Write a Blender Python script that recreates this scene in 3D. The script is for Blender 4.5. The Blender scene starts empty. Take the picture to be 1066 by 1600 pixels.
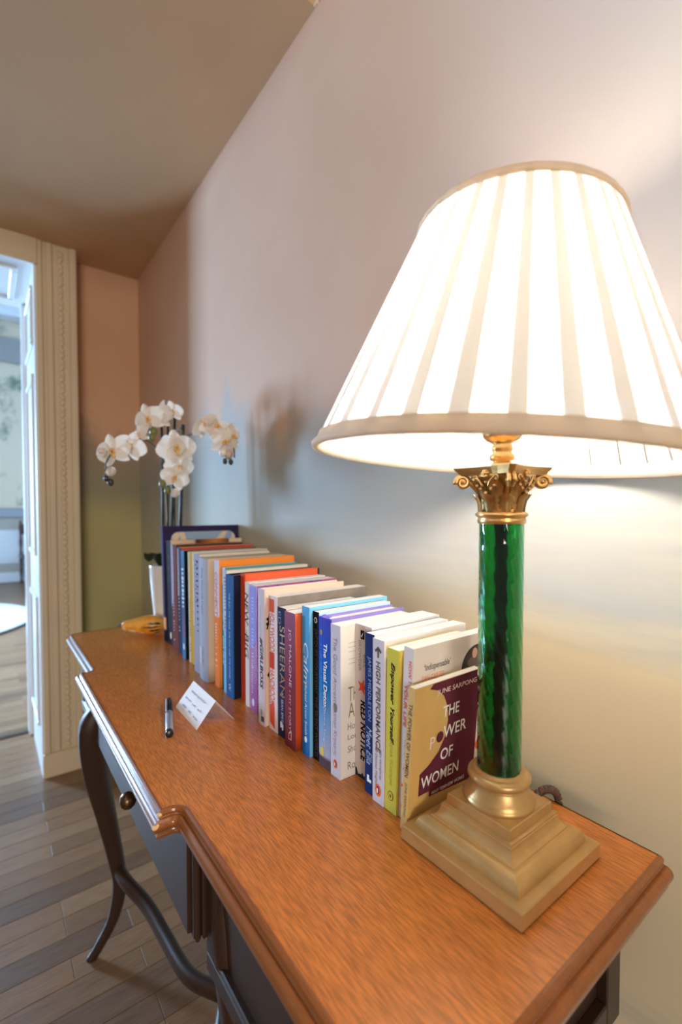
import bpy, bmesh, math, random
from mathutils import Vector, Matrix, Euler
random.seed(7)
SC = bpy.context.scene
COL = SC.collection
pi = math.pi

# ------------------------------------------------------------------ camera
F_PX, YAW, PITCH = 727.0, 37.2, 1.7
cam_d = bpy.data.cameras.new('camera')
cam = bpy.data.objects.new('camera', cam_d); COL.objects.link(cam)
cam_d.sensor_fit = 'HORIZONTAL'; cam_d.sensor_width = 24.0
cam_d.lens = 24.0 * F_PX / 1066.0
cam.location = (0, 0, 1.16)
cam.rotation_euler = (math.radians(90 - PITCH), 0, math.radians(-YAW))
cam_d.shift_y = ((808 + F_PX * math.tan(math.radians(PITCH))) - 800) / 1600.0
cam_d.clip_start = 0.02
cam_d.dof.use_dof = True; cam_d.dof.focus_distance = 0.62; cam_d.dof.aperture_fstop = 3.2
SC.camera = cam
SC.view_settings.view_transform = 'Standard'
SC.view_settings.look = 'None'
SC.view_settings.gamma = 1.0
SC.view_settings.use_curve_mapping = False
SC.view_settings.exposure = 0.0

# ------------------------------------------------------------------ light
world = bpy.data.worlds.new('world'); SC.world = world; world.use_nodes = True
bg = world.node_tree.nodes['Background']
bg.inputs[0].default_value = (1.0, 0.93, 0.86, 1); bg.inputs[1].default_value = 0.20

def area(name, loc, target, sx, sy, power, color):
    d = bpy.data.lights.new(name, 'AREA'); d.shape = 'RECTANGLE'
    d.size = sx; d.size_y = sy; d.energy = power; d.color = color
    o = bpy.data.objects.new(name, d); COL.objects.link(o)
    o.location = loc
    o.rotation_euler = (Vector(target) - Vector(loc)).to_track_quat('-Z', 'Y').to_euler()
    return o
# daylight through the window of the next room, reaching the desk through the doorway
area('daylight_next_room_window', (-2.42, 6.25, 1.45), (0.2, 2.6, 1.2), 0.9, 1.2, 740, (0.41, 0.67, 1.0))
# warm room light high up behind the camera, its source unseen
area('high_room_light', (-1.9, -1.0, 3.35), (0.6, 1.2, 1.2), 1.1, 1.5, 10, (1.0, 0.96, 0.90))
# added fill light behind the camera, unseen, to brighten the far wall
area('fill_behind_camera', (-2.4, -5.5, 1.9), (0.3, 2.4, 1.2), 2.0, 1.6, 205, (1.0, 0.90, 0.78))
BULB = 165.0

# ------------------------------------------------------------------ helpers
def lin(c):
    return tuple(((x / 255) / 12.92 if x / 255 <= 0.04045 else ((x / 255 + 0.055) / 1.055) ** 2.4) for x in c) + (1.0,)

def mat(name, rgb, rough=0.6, metal=0.0, spec=0.5, coat=0.0, emit=None, bump=0.0, bump_scale=200.0, var=0.0, var_scale=8.0, trans=0.0):
    m = bpy.data.materials.new(name); m.use_nodes = True
    nt = m.node_tree; b = nt.nodes['Principled BSDF']
    c = lin(rgb)
    b.inputs['Base Color'].default_value = c
    b.inputs['Roughness'].default_value = rough
    b.inputs['Metallic'].default_value = metal
    b.inputs['Specular IOR Level'].default_value = spec
    b.inputs['Coat Weight'].default_value = coat
    b.inputs['Transmission Weight'].default_value = trans
    if emit:
        b.inputs['Emission Color'].default_value = lin(emit[0]); b.inputs['Emission Strength'].default_value = emit[1]
    if bump or var:
        tc = nt.nodes.new('ShaderNodeTexCoord')
        if bump:
            n = nt.nodes.new('ShaderNodeTexNoise'); n.inputs['Scale'].default_value = bump_scale; n.inputs['Detail'].default_value = 3
            bp = nt.nodes.new('ShaderNodeBump'); bp.inputs['Strength'].default_value = bump; bp.inputs['Distance'].default_value = 0.001
            nt.links.new(tc.outputs['Object'], n.inputs['Vector'])
            nt.links.new(n.outputs['Fac'], bp.inputs['Height']); nt.links.new(bp.outputs[0], b.inputs['Normal'])
        if var:
            n = nt.nodes.new('ShaderNodeTexNoise'); n.inputs['Scale'].default_value = var_scale; n.inputs['Detail'].default_value = 4
            nt.links.new(tc.outputs['Object'], n.inputs['Vector'])
            r = nt.nodes.new('ShaderNodeValToRGB')
            r.color_ramp.elements[0].position = 0.3; r.color_ramp.elements[1].position = 0.7
            r.color_ramp.elements[0].color = tuple(x * (1 - var) for x in c[:3]) + (1,)
            r.color_ramp.elements[1].color = tuple(min(1, x * (1 + var)) for x in c[:3]) + (1,)
            nt.links.new(n.outputs['Fac'], r.inputs[0]); nt.links.new(r.outputs[0], b.inputs['Base Color'])
    return m

_cache = {}
def cm(rgb, rough=0.5):
    k = (rgb, rough)
    if k not in _cache: _cache[k] = mat('paper_%d_%d_%d' % rgb, rgb, min(0.9, rough + 0.38), spec=0.08, bump=0.05, bump_scale=900)
    return _cache[k]

def link(o, parent=None):
    COL.objects.link(o)
    if parent is not None: o.parent = parent
    return o

def obj(name, bm, m, parent=None, smooth=False):
    me = bpy.data.meshes.new(name)
    bmesh.ops.recalc_face_normals(bm, faces=bm.faces)
    bm.to_mesh(me); bm.free()
    if smooth:
        for p in me.polygons: p.use_smooth = True
    if m: me.materials.append(m)
    return link(bpy.data.objects.new(name, me), parent)

def share(name, me, parent=None, loc=(0, 0, 0), rot=(0, 0, 0), scl=(1, 1, 1)):
    o = bpy.data.objects.new(name, me); o.location = loc; o.rotation_euler = rot; o.scale = scl
    return link(o, parent)

def thing(name, label, cat, loc=(0, 0, 0), rot=(0, 0, 0), group=None):
    o = bpy.data.objects.new(name, None); COL.objects.link(o)
    o.empty_display_size = 0.02
    o.location = loc; o.rotation_euler = rot
    o['label'] = label; o['category'] = cat
    if group: o['group'] = group
    return o

def structure(o, label, cat):
    o['kind'] = 'structure'; o['label'] = label; o['category'] = cat
    return o

def box(bm, x0, x1, y0, y1, z0, z1, bevel=0.0, seg=1):
    b2 = bmesh.new()
    vs = [b2.verts.new((x, y, z)) for x in (x0, x1) for y in (y0, y1) for z in (z0, z1)]
    for f in ((0, 1, 3, 2), (4, 6, 7, 5), (0, 4, 5, 1), (2, 3, 7, 6), (0, 2, 6, 4), (1, 5, 7, 3)):
        b2.faces.new([vs[i] for i in f])
    if bevel:
        bmesh.ops.bevel(b2, geom=b2.edges[:], offset=bevel, segments=seg, affect='EDGES', profile=0.5)
    bmesh.ops.recalc_face_normals(b2, faces=b2.faces)
    tmp = bpy.data.meshes.new('t'); b2.to_mesh(tmp); b2.free(); bm.from_mesh(tmp); bpy.data.meshes.remove(tmp)
    return bm

def boxo(name, x0, x1, y0, y1, z0, z1, m, parent=None, bevel=0.0, seg=1):
    return obj(name, box(bmesh.new(), x0, x1, y0, y1, z0, z1, bevel, seg), m, parent)

def lathe(prof, n=48, cx=0, cy=0, cap=True, bm=None):
    bm = bm or bmesh.new(); rings = []
    for r, z in prof:
        rings.append([bm.verts.new((cx + r * math.cos(2 * pi * i / n), cy + r * math.sin(2 * pi * i / n), z)) for i in range(n)])
    for a, b in zip(rings[:-1], rings[1:]):
        for i in range(n):
            bm.faces.new((a[i], a[(i + 1) % n], b[(i + 1) % n], b[i]))
    if cap:
        bm.faces.new(rings[0][::-1]); bm.faces.new(rings[-1])
    return bm

def sqlathe(prof, bm=None):
    bm = bm or bmesh.new(); rings = []
    for s, z in prof:
        rings.append([bm.verts.new((a * s, b * s, z)) for a, b in ((-1, -1), (1, -1), (1, 1), (-1, 1))])
    for a, b in zip(rings[:-1], rings[1:]):
        for i in range(4): bm.faces.new((a[i], a[(i + 1) % 4], b[(i + 1) % 4], b[i]))
    bm.faces.new(rings[0][::-1]); bm.faces.new(rings[-1])
    return bm

def catmull(pts, per=8):
    P = [Vector(p) for p in pts]; P = [P[0] * 2 - P[1]] + P + [P[-1] * 2 - P[-2]]
    out = []
    for i in range(1, len(P) - 2):
        a, b, c, d = P[i - 1:i + 3]
        for k in range(per):
            t = k / per
            out.append(0.5 * ((2 * b) + (c - a) * t + (2 * a - 5 * b + 4 * c - d) * t * t + (3 * b - a - 3 * c + d) * t ** 3))
    out.append(P[-2]); return out

def tube(pts, rad, n=8, bm=None, aspect=1.0, upv=(0, 0, 1), power=2.0):
    """sweep an ellipse along pts; rad is a number or a list"""
    bm = bm or bmesh.new(); P = [Vector(p) for p in pts]; rings = []
    for i, p in enumerate(P):
        t = (P[min(i + 1, len(P) - 1)] - P[max(i - 1, 0)]).normalized()
        u = Vector(upv)
        if abs(t.dot(u)) > 0.98: u = Vector((1, 0, 0))
        s = t.cross(u).normalized(); w = s.cross(t)
        if isinstance(rad, (list, tuple)):
            f_ = i * (len(rad) - 1) / max(1, len(P) - 1); k0 = min(int(f_), len(rad) - 2); r = rad[k0] + (rad[k0 + 1] - rad[k0]) * (f_ - k0)
        else: r = rad
        ring = []
        for k in range(n):
            a = 2 * pi * k / n; ca, sa = math.cos(a), math.sin(a)
            f = (abs(ca) ** power + abs(sa) ** power) ** (-1 / power)
            ring.append(bm.verts.new(p + s * (r * aspect * ca * f) + w * (r * sa * f)))
        rings.append(ring)
    for a, b in zip(rings[:-1], rings[1:]):
        for k in range(n): bm.faces.new((a[k], a[(k + 1) % n], b[(k + 1) % n], b[k]))
    bm.faces.new(rings[0][::-1]); bm.faces.new(rings[-1])
    return bm

def sphere(bm, c, r, sx=1, sy=1, sz=1, u=12, v=8):
    bmesh.ops.create_uvsphere(bm, u_segments=u, v_segments=v, radius=r, matrix=Matrix.Translation(c) @ Matrix.Diagonal((sx, sy, sz, 1)))
    return bm

def nodes_of(m):
    nt = m.node_tree
    return nt, nt.nodes, nt.links, nt.nodes['Principled BSDF']

# ------------------------------------------------------------------ materials: wood
def wood(name, dark, light, axis='Y', rough=0.28, coat=0.4, scale=1.0, pores=0.5, bump=0.12):
    m = mat(name, light, rough, coat=coat); m.node_tree.nodes['Principled BSDF'].inputs['Coat Roughness'].default_value = 0.18
    nt, N, L, b = nodes_of(m)
    tc = N.new('ShaderNodeTexCoord'); mp = N.new('ShaderNodeMapping')
    st = {'X': (0.06, 1, 1), 'Y': (1, 0.06, 1), 'Z': (1, 1, 0.06)}[axis]
    mp.inputs['Scale'].default_value = tuple(s * 60 * scale for s in st)
    mp.inputs['Rotation'].default_value = (0, 0, math.radians(6))
    n1 = N.new('ShaderNodeTexNoise'); n1.inputs['Scale'].default_value = 1.0; n1.inputs['Detail'].default_value = 5; n1.inputs['Roughness'].default_value = 0.6
    L.new(tc.outputs['Object'], mp.inputs['Vector']); L.new(mp.outputs[0], n1.inputs['Vector'])
    mp2 = N.new('ShaderNodeMapping'); mp2.inputs['Scale'].default_value = tuple(s * 640 * scale for s in {'X': (0.05, 1, 1), 'Y': (1, 0.07, 1), 'Z': (1, 1, 0.05)}[axis])
    mp2.inputs['Rotation'].default_value = (0, 0, math.radians(6))
    n2 = N.new('ShaderNodeTexNoise'); n2.inputs['Scale'].default_value = 1.0; n2.inputs['Detail'].default_value = 2
    L.new(tc.outputs['Object'], mp2.inputs['Vector']); L.new(mp2.outputs[0], n2.inputs['Vector'])
    n3 = N.new('ShaderNodeTexNoise'); n3.inputs['Scale'].default_value = 3.0 * scale; n3.inputs['Detail'].default_value = 3
    L.new(tc.outputs['Object'], n3.inputs['Vector'])
    r1 = N.new('ShaderNodeValToRGB'); r1.color_ramp.elements[0].position = 0.15; r1.color_ramp.elements[1].position = 0.82
    r1.color_ramp.elements[0].color = lin(dark); r1.color_ramp.elements[1].color = lin(light)
    add = N.new('ShaderNodeMath'); add.operation = 'MULTIPLY_ADD'; add.inputs[1].default_value = 0.5
    L.new(n3.outputs['Fac'], add.inputs[0])
    half = N.new('ShaderNodeMath'); half.operation = 'MULTIPLY'; half.inputs[1].default_value = 0.5
    L.new(n1.outputs['Fac'], half.inputs[0]); L.new(half.outputs[0], add.inputs[2]); L.new(add.outputs[0], r1.inputs[0])
    r2 = N.new('ShaderNodeValToRGB'); r2.color_ramp.elements[0].position = 0.38; r2.color_ramp.elements[1].position = 0.6
    r2.color_ramp.elements[0].color = (1 - pores * 0.55,) * 3 + (1,); r2.color_ramp.elements[1].color = (1, 1, 1, 1)
    L.new(n2.outputs['Fac'], r2.inputs[0])
    mx = N.new('ShaderNodeMix'); mx.data_type = 'RGBA'; mx.blend_type = 'MULTIPLY'; mx.inputs[0].default_value = 1.0
    L.new(r1.outputs[0], mx.inputs[6]); L.new(r2.outputs[0], mx.inputs[7]); L.new(mx.outputs[2], b.inputs['Base Color'])
    bp = N.new('ShaderNodeBump'); bp.inputs['Strength'].default_value = bump; bp.inputs['Distance'].default_value = 0.0006
    L.new(n2.outputs['Fac'], bp.inputs['Height']); L.new(bp.outputs[0], b.inputs['Normal'])
    return m

M_TOP = wood('desk_top_wood', (172, 94, 34), (240, 148, 66), 'Y', rough=0.30, coat=0.35, pores=0.75)
M_MOULD = wood('desk_moulding_wood', (122, 68, 31), (158, 93, 44), 'Y', rough=0.26, coat=0.5, pores=0.2, bump=0.03)
M_DARK = wood('desk_dark_wood', (44, 27, 18), (66, 42, 29), 'Z', rough=0.45, coat=0.12, pores=0.4)
M_FLOOR = []
for i, (d, l) in enumerate([((130, 94, 66), (180, 138, 102)), ((120, 88, 62), (166, 126, 92)), ((138, 102, 72), (190, 150, 112)), ((104, 76, 56), (146, 112, 86)), ((132, 94, 62), (182, 136, 98))]):
    M_FLOOR.append(wood('floor_oak_%d' % i, d, l, 'X', rough=0.42, coat=0.15, scale=0.5, pores=0.5))
M_CHIP = mat('bare_wood', (224, 182, 134), 0.7, var=0.1, var_scale=60)

# ------------------------------------------------------------------ materials: painted mural wall
def mural(name, axis):
    """landscape painted on plaster: pink sky, grey misty trees, pale meadow"""
    m = mat(name, (200, 180, 165), 0.75, spec=0.3)
    nt, N, L, b = nodes_of(m)
    tc = N.new('ShaderNodeTexCoord'); sp = N.new('ShaderNodeSeparateXYZ'); L.new(tc.outputs['Object'], sp.inputs[0])
    def math_(op, a, bb=None, c=None):
        n = N.new('ShaderNodeMath'); n.operation = op
        for i, v in enumerate((a, bb, c)):
            if v is None: continue
            if isinstance(v, (int, float)): n.inputs[i].default_value = v
            else: L.new(v, n.inputs[i])
        return n.outputs[0]
    def noise(scale, detail=4, stretch=(1, 1, 1), rough=0.55, off=(0, 0, 0)):
        mp = N.new('ShaderNodeMapping'); mp.inputs['Scale'].default_value = stretch; mp.inputs['Location'].default_value = off
        L.new(tc.outputs['Object'], mp.inputs['Vector'])
        n = N.new('ShaderNodeTexNoise'); n.inputs['Scale'].default_value = scale; n.inputs['Detail'].default_value = detail; n.inputs['Roughness'].default_value = rough
        L.new(mp.outputs[0], n.inputs['Vector']); return n.outputs['Fac']
    def ss(v, lo, hi):
        n = N.new('ShaderNodeMapRange'); n.interpolation_type = 'SMOOTHSTEP'
        n.inputs['From Min'].default_value = lo; n.inputs['From Max'].default_value = hi
        L.new(v, n.inputs['Value']); return n.outputs['Result']
    def mixc(f, a, bb):
        n = N.new('ShaderNodeMix'); n.data_type = 'RGBA'
        L.new(f, n.inputs[0])
        for i, v in ((6, a), (7, bb)):
            if isinstance(v, tuple): n.inputs[i].default_value = v
            else: L.new(v, n.inputs[i])
        return n.outputs[2]
    z = sp.outputs['Z']; y = sp.outputs[axis]
    nb = noise(2.2, 5); nf = noise(14, 5, rough=0.65); nst = noise(2.0, 5, (1, 0.6, 5))
    # sky gets a little yellower towards the horizon
    sky = mixc(ss(nb, 0.3, 0.7), lin((201, 162, 136)), lin((207, 171, 147)))
    # meadow: lower part lightened for lamp light, upper part dulled; pale mist streaks
    zz = math_('MULTIPLY_ADD', nst, 0.5, z)
    meadow = mixc(ss(zz, 1.15, 1.42), lin((228, 211, 177)), lin((164, 161, 152)))
    meadow = mixc(ss(nst, 0.52, 0.72), meadow, lin((180, 177, 168)))
    # greener away from the lamp end
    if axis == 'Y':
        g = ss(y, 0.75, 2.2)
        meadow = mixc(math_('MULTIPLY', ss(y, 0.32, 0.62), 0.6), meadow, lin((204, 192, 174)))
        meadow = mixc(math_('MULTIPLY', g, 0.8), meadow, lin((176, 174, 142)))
        sky = mixc(ss(y, 0.75, 0.0), sky, lin((226, 214, 202)))  # lamp light painted into the sky: paler towards the lamp end
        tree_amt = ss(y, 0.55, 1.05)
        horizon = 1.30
    else:
        meadow = mixc(math_('MULTIPLY', nb, 0.4), lin((166, 154, 104)), lin((196, 186, 142)))
        tree_amt = None
        sky = mixc(ss(nb, 0.3, 0.7), lin((196, 152, 118)), lin((203, 162, 130)))
        horizon = 1.34
    hz = math_('MULTIPLY_ADD', nb, 0.10, z)
    base = mixc(ss(hz, horizon - 0.02, horizon + 0.16), meadow, sky)
    # trees: crowns reaching to about z 1.55 with feathery edges
    ht = math_('ADD', math_('MULTIPLY_ADD', noise(3.2, 6, (1, 1.0, 0.35), 0.6, (3, 7, 1)), -0.95, z), math_('MULTIPLY', nf, -0.16))
    crown = math_('SUBTRACT', 1.0, ss(ht, 0.86, 1.02))
    foot = ss(math_('MULTIPLY_ADD', nb, 0.25, z), horizon - 0.13, horizon + 0.08)
    t = math_('MULTIPLY', crown, foot)
    if tree_amt is not None: t = math_('MULTIPLY', t, tree_amt)
    t = math_('MULTIPLY', t, 0.72)
    base = mixc(t, base, lin((164, 166, 162)) if axis == 'Y' else lin((132, 124, 110)))
    L.new(base, b.inputs['Base Color'])
    bp = N.new('ShaderNodeBump'); bp.inputs['Strength'].default_value = 0.18; bp.inputs['Distance'].default_value = 0.001
    L.new(noise(160, 3), bp.inputs['Height']); L.new(bp.outputs[0], b.inputs['Normal'])
    return m
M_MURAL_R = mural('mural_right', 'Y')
M_MURAL_F = mural('mural_far', 'X')
M_CEIL = mat('ceiling_paint', (206, 174, 138), 0.8, spec=0.2, var=0.05, var_scale=3)
M_TRIM = mat('painted_casing', (204, 184, 154), 0.55, var=0.04, var_scale=5, bump=0.15, bump_scale=120)
M_WHITE = mat('white_gloss_paint', (226, 228, 230), 0.3)

# ------------------------------------------------------------------ structure
WX, FY, CZ = 0.612, 2.47, 2.30
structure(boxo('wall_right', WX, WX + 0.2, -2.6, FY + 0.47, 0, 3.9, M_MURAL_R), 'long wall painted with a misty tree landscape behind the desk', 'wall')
structure(boxo('wall_far', 0.325, WX, FY, FY + 0.45, 0, CZ, M_MURAL_F), 'narrow end wall with painted trees beside the door casing', 'wall')
structure(boxo('ceiling', -3.2, WX, 0.90, FY + 0.45, CZ, CZ + 1.6, M_CEIL), 'low beige ceiling over the far end of the desk', 'ceiling')
structure(boxo('trim_1', WX - 0.006, WX, 0.889, 0.90, CZ - 0.004, CZ + 1.6, mat('cream_edge', (226, 206, 176), 0.6)), 'cream edge bead where the ceiling drop meets the wall', 'trim')

# door casing + lined reveal
casing = boxo('door_1', 0.180, 0.328, 2.36, FY + 0.45, 0.0, CZ, M_TRIM)
structure(casing, 'beige moulded door casing with carved strip and plinth', 'door casing')
boxo('plinth', 0.172, 0.334, 2.345, 2.40, 0.0, 0.105, M_TRIM, casing, 0.004)
boxo('fillet', 0.182, 0.200, 2.350, 2.362, 0.105, CZ, M_TRIM, casing, 0.004, 2)
boxo('fillet', 0.214, 0.238, 2.349, 2.362, 0.105, CZ, M_TRIM, casing, 0.005, 2)
boxo('fillet', 0.300, 0.328, 2.343, 2.362, 0.105, CZ, M_TRIM, casing, 0.007, 2)
bm = bmesh.new(); sphere(bm, (0, 0, 0), 0.011, 1.0, 0.55, 1.35, 8, 6); me = bpy.data.meshes.new('carving'); bm.to_mesh(me); bm.free()
for p in me.polygons: p.use_smooth = True
me.materials.append(M_TRIM)
k = 0
zc = 0.125
while zc < CZ - 0.02:
    share('carving', me, casing, (0.268, 2.360, zc), (0, 0.5 if k % 2 else -0.5, 0)); zc += 0.0255; k += 1
def panel_ring(name, m, parent, x, y0, y1, z0, z1, w=0.022, dz=0.010):
    """raised moulding on a face with constant x (facing -x)"""
    bm = bmesh.new()
    box(bm, x - dz, x + 0.001, y0, y1, z0, z0 + w, 0.004); box(bm, x - dz, x + 0.001, y0, y1, z1 - w, z1, 0.004)
    box(bm, x - dz, x + 0.001, y0, y0 + w, z0 + w, z1 - w, 0.004); box(bm, x - dz, x + 0.001, y1 - w, y1, z0 + w, z1 - w, 0.004)
    return obj(name, bm, m, parent)
reveal = boxo('door_2', 0.170, 0.181, 2.366, 2.925, 0.0, 2.20, M_WHITE); structure(reveal, 'glossy white panelled lining of the doorway', 'door lining')
for z0, z1 in ((0.20, 0.78), (0.96, 1.76), (1.88, 2.14)):
    panel_ring('panel_moulding', M_WHITE, reveal, 0.170, 2.44, 2.80, z0, z1)
boxo('jamb_edge', 0.150, 0.172, 2.86, 2.93, 0, 2.20, M_WHITE, reveal, 0.004)
head = boxo('door_3', -1.15, 0.180, 2.36, 2.925, 2.20, CZ, M_WHITE); structure(head, 'white underside of the door head with a sunk panel', 'door head')
boxo('casing_head', -1.15, 0.184, 2.345, 2.362, 2.195, CZ, M_TRIM, head, 0.003)
bm = bmesh.new()
for a in ((-1.0, 0.12, 2.44, 2.465), (-1.0, 0.12, 2.80, 2.825), (0.095, 0.12, 2.465, 2.80), (-1.0, -0.975, 2.465, 2.80)):
    box(bm, a[0], a[1], a[2], a[3], 2.188, 2.201, 0.004)
obj('panel_moulding', bm, M_WHITE, head)
structure(boxo('wall_left', -3.2, -1.15, 2.40, 2.92, 0, CZ, M_MURAL_F), 'end wall on the far side of the doorway', 'wall')

# next room
M_NEXT = mat('next_room_wall', (224, 206, 178), 0.7)
nt, N, L, b = nodes_of(M_NEXT)
tc = N.new('ShaderNodeTexCoord'); n = N.new('ShaderNodeTexNoise'); n.inputs['Scale'].default_value = 1.6; n.inputs['Detail'].default_value = 8; n.inputs['Roughness'].default_value = 0.7
r = N.new('ShaderNodeValToRGB'); L.new(tc.outputs['Object'], n.inputs['Vector']); L.new(n.outputs['Fac'], r.inputs[0])
r.color_ramp.elements[0].position = 0.36; r.color_ramp.elements[0].color = lin((120, 130, 108))
r.color_ramp.elements[1].position = 0.46; r.color_ramp.elements[1].color = lin((226, 208, 180))
L.new(r.outputs[0], b.inputs['Base Color'])
BY = 9.3
nw = boxo('wall_back', -2.4, 2.6, BY, BY + 0.2, 0, 5.2, M_NEXT); structure(nw, 'pale painted wall of the next room', 'wall')
M_DADO = mat('dado_paint', (176, 170, 156), 0.5); M_FRIEZE = mat('frieze_paint', (158, 152, 146), 0.6)
boxo('dado', -2.4, 2.6, BY - 0.05, BY, 0.0, 1.05, M_DADO, nw); boxo('dado_rail', -2.4, 2.6, BY - 0.10, BY, 1.05, 1.20, mat('rail_paint', (150, 154, 158), 0.5), nw, 0.01)
boxo('dado_panel', 0.0, 1.2, BY - 0.065, BY - 0.045, 0.30, 0.85, M_WHITE, nw, 0.01)
boxo('frieze', -2.4, 2.6, BY - 0.04, BY, 3.55, 3.95, M_FRIEZE, nw); boxo('cornice', -2.4, 2.6, BY - 0.35, BY, 4.2, 4.6, M_WHITE, nw, 0.05, 3)
boxo('skirting', -2.4, 2.6, BY - 0.08, BY, 0, 0.16, M_WHITE, nw, 0.01)
ns = bmesh.new()   # side wall with its window opening
for a in ((2.925, 5.55, 0, 5.2), (6.95, BY + 0.2, 0, 5.2), (5.55, 6.95, 0, 0.70), (5.55, 6.95, 2.35, 5.2)):
    box(ns, -2.4, -2.2, a[0], a[1], a[2], a[3])
structure(obj('wall_side', ns, M_WHITE), 'side wall of the next room with a window opening', 'wall')
win = bmesh.new()
for a in ((5.55, 5.60, .70, 2.35), (6.90, 6.95, .70, 2.35), (5.6, 6.9, .70, .75), (5.6, 6.9, 2.30, 2.35)):
    box(win, -2.34, -2.26, *a)
structure(obj('window_1', win, M_WHITE), 'white window frame in the next room', 'window')
structure(boxo('wall_east', 2.4, 2.6, 2.925, BY, 0, 5.2, M_WHITE), 'far side wall of the next room', 'wall')
structure(boxo('ceiling_next_room', -2.4, 2.6, 2.925, BY + 0.2, 5.2, 5.3, M_WHITE), 'high white ceiling of the next room', 'ceiling')
nb_ = bmesh.new(); box(nb_, -2.4, 2.6, 2.922, 2.93, CZ, 5.2); box(nb_, 0.33, 2.6, 2.922, 2.93, 0, CZ)
structure(obj('wall_front', nb_, M_WHITE), 'wall of the next room above the doorway', 'wall')

# floor boards (running across, towards the wall)
floor = boxo('floor', -3.2, 2.6, -2.6, BY, -0.12, -0.014, M_FLOOR[1]); structure(floor, 'worn oak strip floor running towards the wall', 'floor')
PW = 0.074
plank_meshes = {}
def plank_mesh(ln, mi):
    key = (ln, mi)
    if key not in plank_meshes:
        b2 = box(bmesh.new(), 0, ln, 0, PW - 0.0012, -0.0135, 0.0, 0.0008)
        bmesh.ops.recalc_face_normals(b2, faces=b2.faces)
        me = bpy.data.meshes.new('plank'); b2.to_mesh(me); b2.free(); me.materials.append(M_FLOOR[mi]); plank_meshes[key] = me
    return plank_meshes[key]
row = 0; y = 0.25
while y < 4.9:
    x = -1.25 + random.choice((0, .15, .3, .45, .6)) - .3
    xmax = 0.60 if y < 2.3 else 0.44
    while x < xmax - 0.12:
        ln = random.choice((0.55, 0.7, 0.85)); ln = min(ln, round(xmax - x, 2))
        share('plank', plank_mesh(ln, random.randrange(5)), floor, (x, y, random.uniform(-0.0004, 0.0)))
        x += ln + 0.001
    y += PW; row += 1
boxo('threshold', -1.15, 0.172, 2.895, 2.925, -0.012, 0.006, mat('threshold_brass', (86, 78, 72), 0.4, metal=0.6), floor, 0.002)

# rug + chair in the next room
M_RUG = mat('rug_wool', (232, 234, 238), 0.95, bump=0.5, bump_scale=60)
rug = thing('round_rug', 'large round white rug on the floor of the next room', 'rug', (-0.86, 6.30, 0.0))
obj('rug_field', lathe([(0.02, 0.001), (1.21, 0.001), (1.23, 0.008), (1.21, 0.014), (0.02, 0.015)], 64), M_RUG, rug)
obj('rug_border', lathe([(1.22, 0.0005), (1.26, 0.0005), (1.265, 0.012), (1.23, 0.016), (1.22, 0.012)], 64, cap=False), mat('rug_edge', (214, 216, 220), 0.95), rug)
M_CH = mat('dark_red_wood', (70, 34, 34), 0.35)
ch = thing('side_chair', 'dark turned-wood side chair against the far wall of the next room', 'chair', (0.62, 8.85, 0.0), (0, 0, 0.1))
boxo('seat', -0.22, 0.22, -0.22, 0.22, 0.42, 0.47, M_CH, ch, 0.012, 2)
legp = [(0.018, 0), (0.022, 0.04), (0.014, 0.08), (0.024, 0.18), (0.015, 0.26), (0.024, 0.36), (0.022, 0.42)]
for sx in (-.19, .19):
    for sy in (-.19, .19): obj('leg', lathe(legp, 12, sx, sy), M_CH, ch, True)
for sx in (-.19, .19): obj('back_post', lathe([(0.02, 0.47), (0.015, 0.55), (0.026, 0.66), (0.016, 0.76), (0.026, 0.88), (0.014, 0.98), (0.02, 1.0)], 12, sx, .19), M_CH, ch, True)
boxo('backrest', -.18, .18, .175, .205, .78, .95, M_CH, ch, .008, 2)

# ------------------------------------------------------------------ desk
DZ = 0.80
desk = thing('writing_desk', 'orange-brown wooden desk with stepped moulded front and curved dark legs', 'desk', (0.37, 0.863, 0))
desk_inv = Matrix.Translation((-0.37, -0.863, 0))
def dpart(o):
    o.parent = desk; o.matrix_parent_inverse = desk_inv; return o
CYD = 0.863
def outline():
    """inner edge of the flat top (moulding lies outside it); counter-clockwise seen from above, starts at back near corner"""
    half = []
    # from front centre to near end, mirrored afterwards
    half.append((0.162, 0.570, 'c'))
    # hollow curve back to the side section
    for t in (0.0, .2, .4, .6, .8, 1.0):
        a = t * pi / 2
        half.append((0.168 + 0.020 * math.sin(a), 0.550 + 0.020 * math.cos(a), 's'))
    half.append((0.188, 0.195, 's'))
    for t in (0.25, 0.5, 0.75):
        a = t * pi / 2
        half.append((0.204 - 0.016 * math.cos(a), 0.195 - 0.016 * math.sin(a), 's'))
    half.append((0.204, 0.179, 's'))
    half.append((0.552, 0.179, 'b'))
    near = [(x, y) for x, y, _ in half]
    far = [(x, 2 * CYD - y) for x, y in near[::-1]]
    return near + far
OUT = outline()
def offset(poly, d):
    n = len(poly); res = []
    for i in range(n):
        p0, p1, p2 = Vector(poly[i - 1]), Vector(poly[i]), Vector(poly[(i + 1) % n])
        e1 = (p1 - p0).normalized(); e2 = (p2 - p1).normalized()
        n1 = Vector((e1.y, -e1.x)); n2 = Vector((e2.y, -e2.x))
        bis = (n1 + n2)
        if bis.length < 1e-6: bis = n1.copy()
        bis.normalize(); c = max(0.45, bis.dot(n1))
        q = p1 + bis * (d / c)
        q.x = min(q.x, 0.552)
        res.append((q.x, q.y))
    return res
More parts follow.
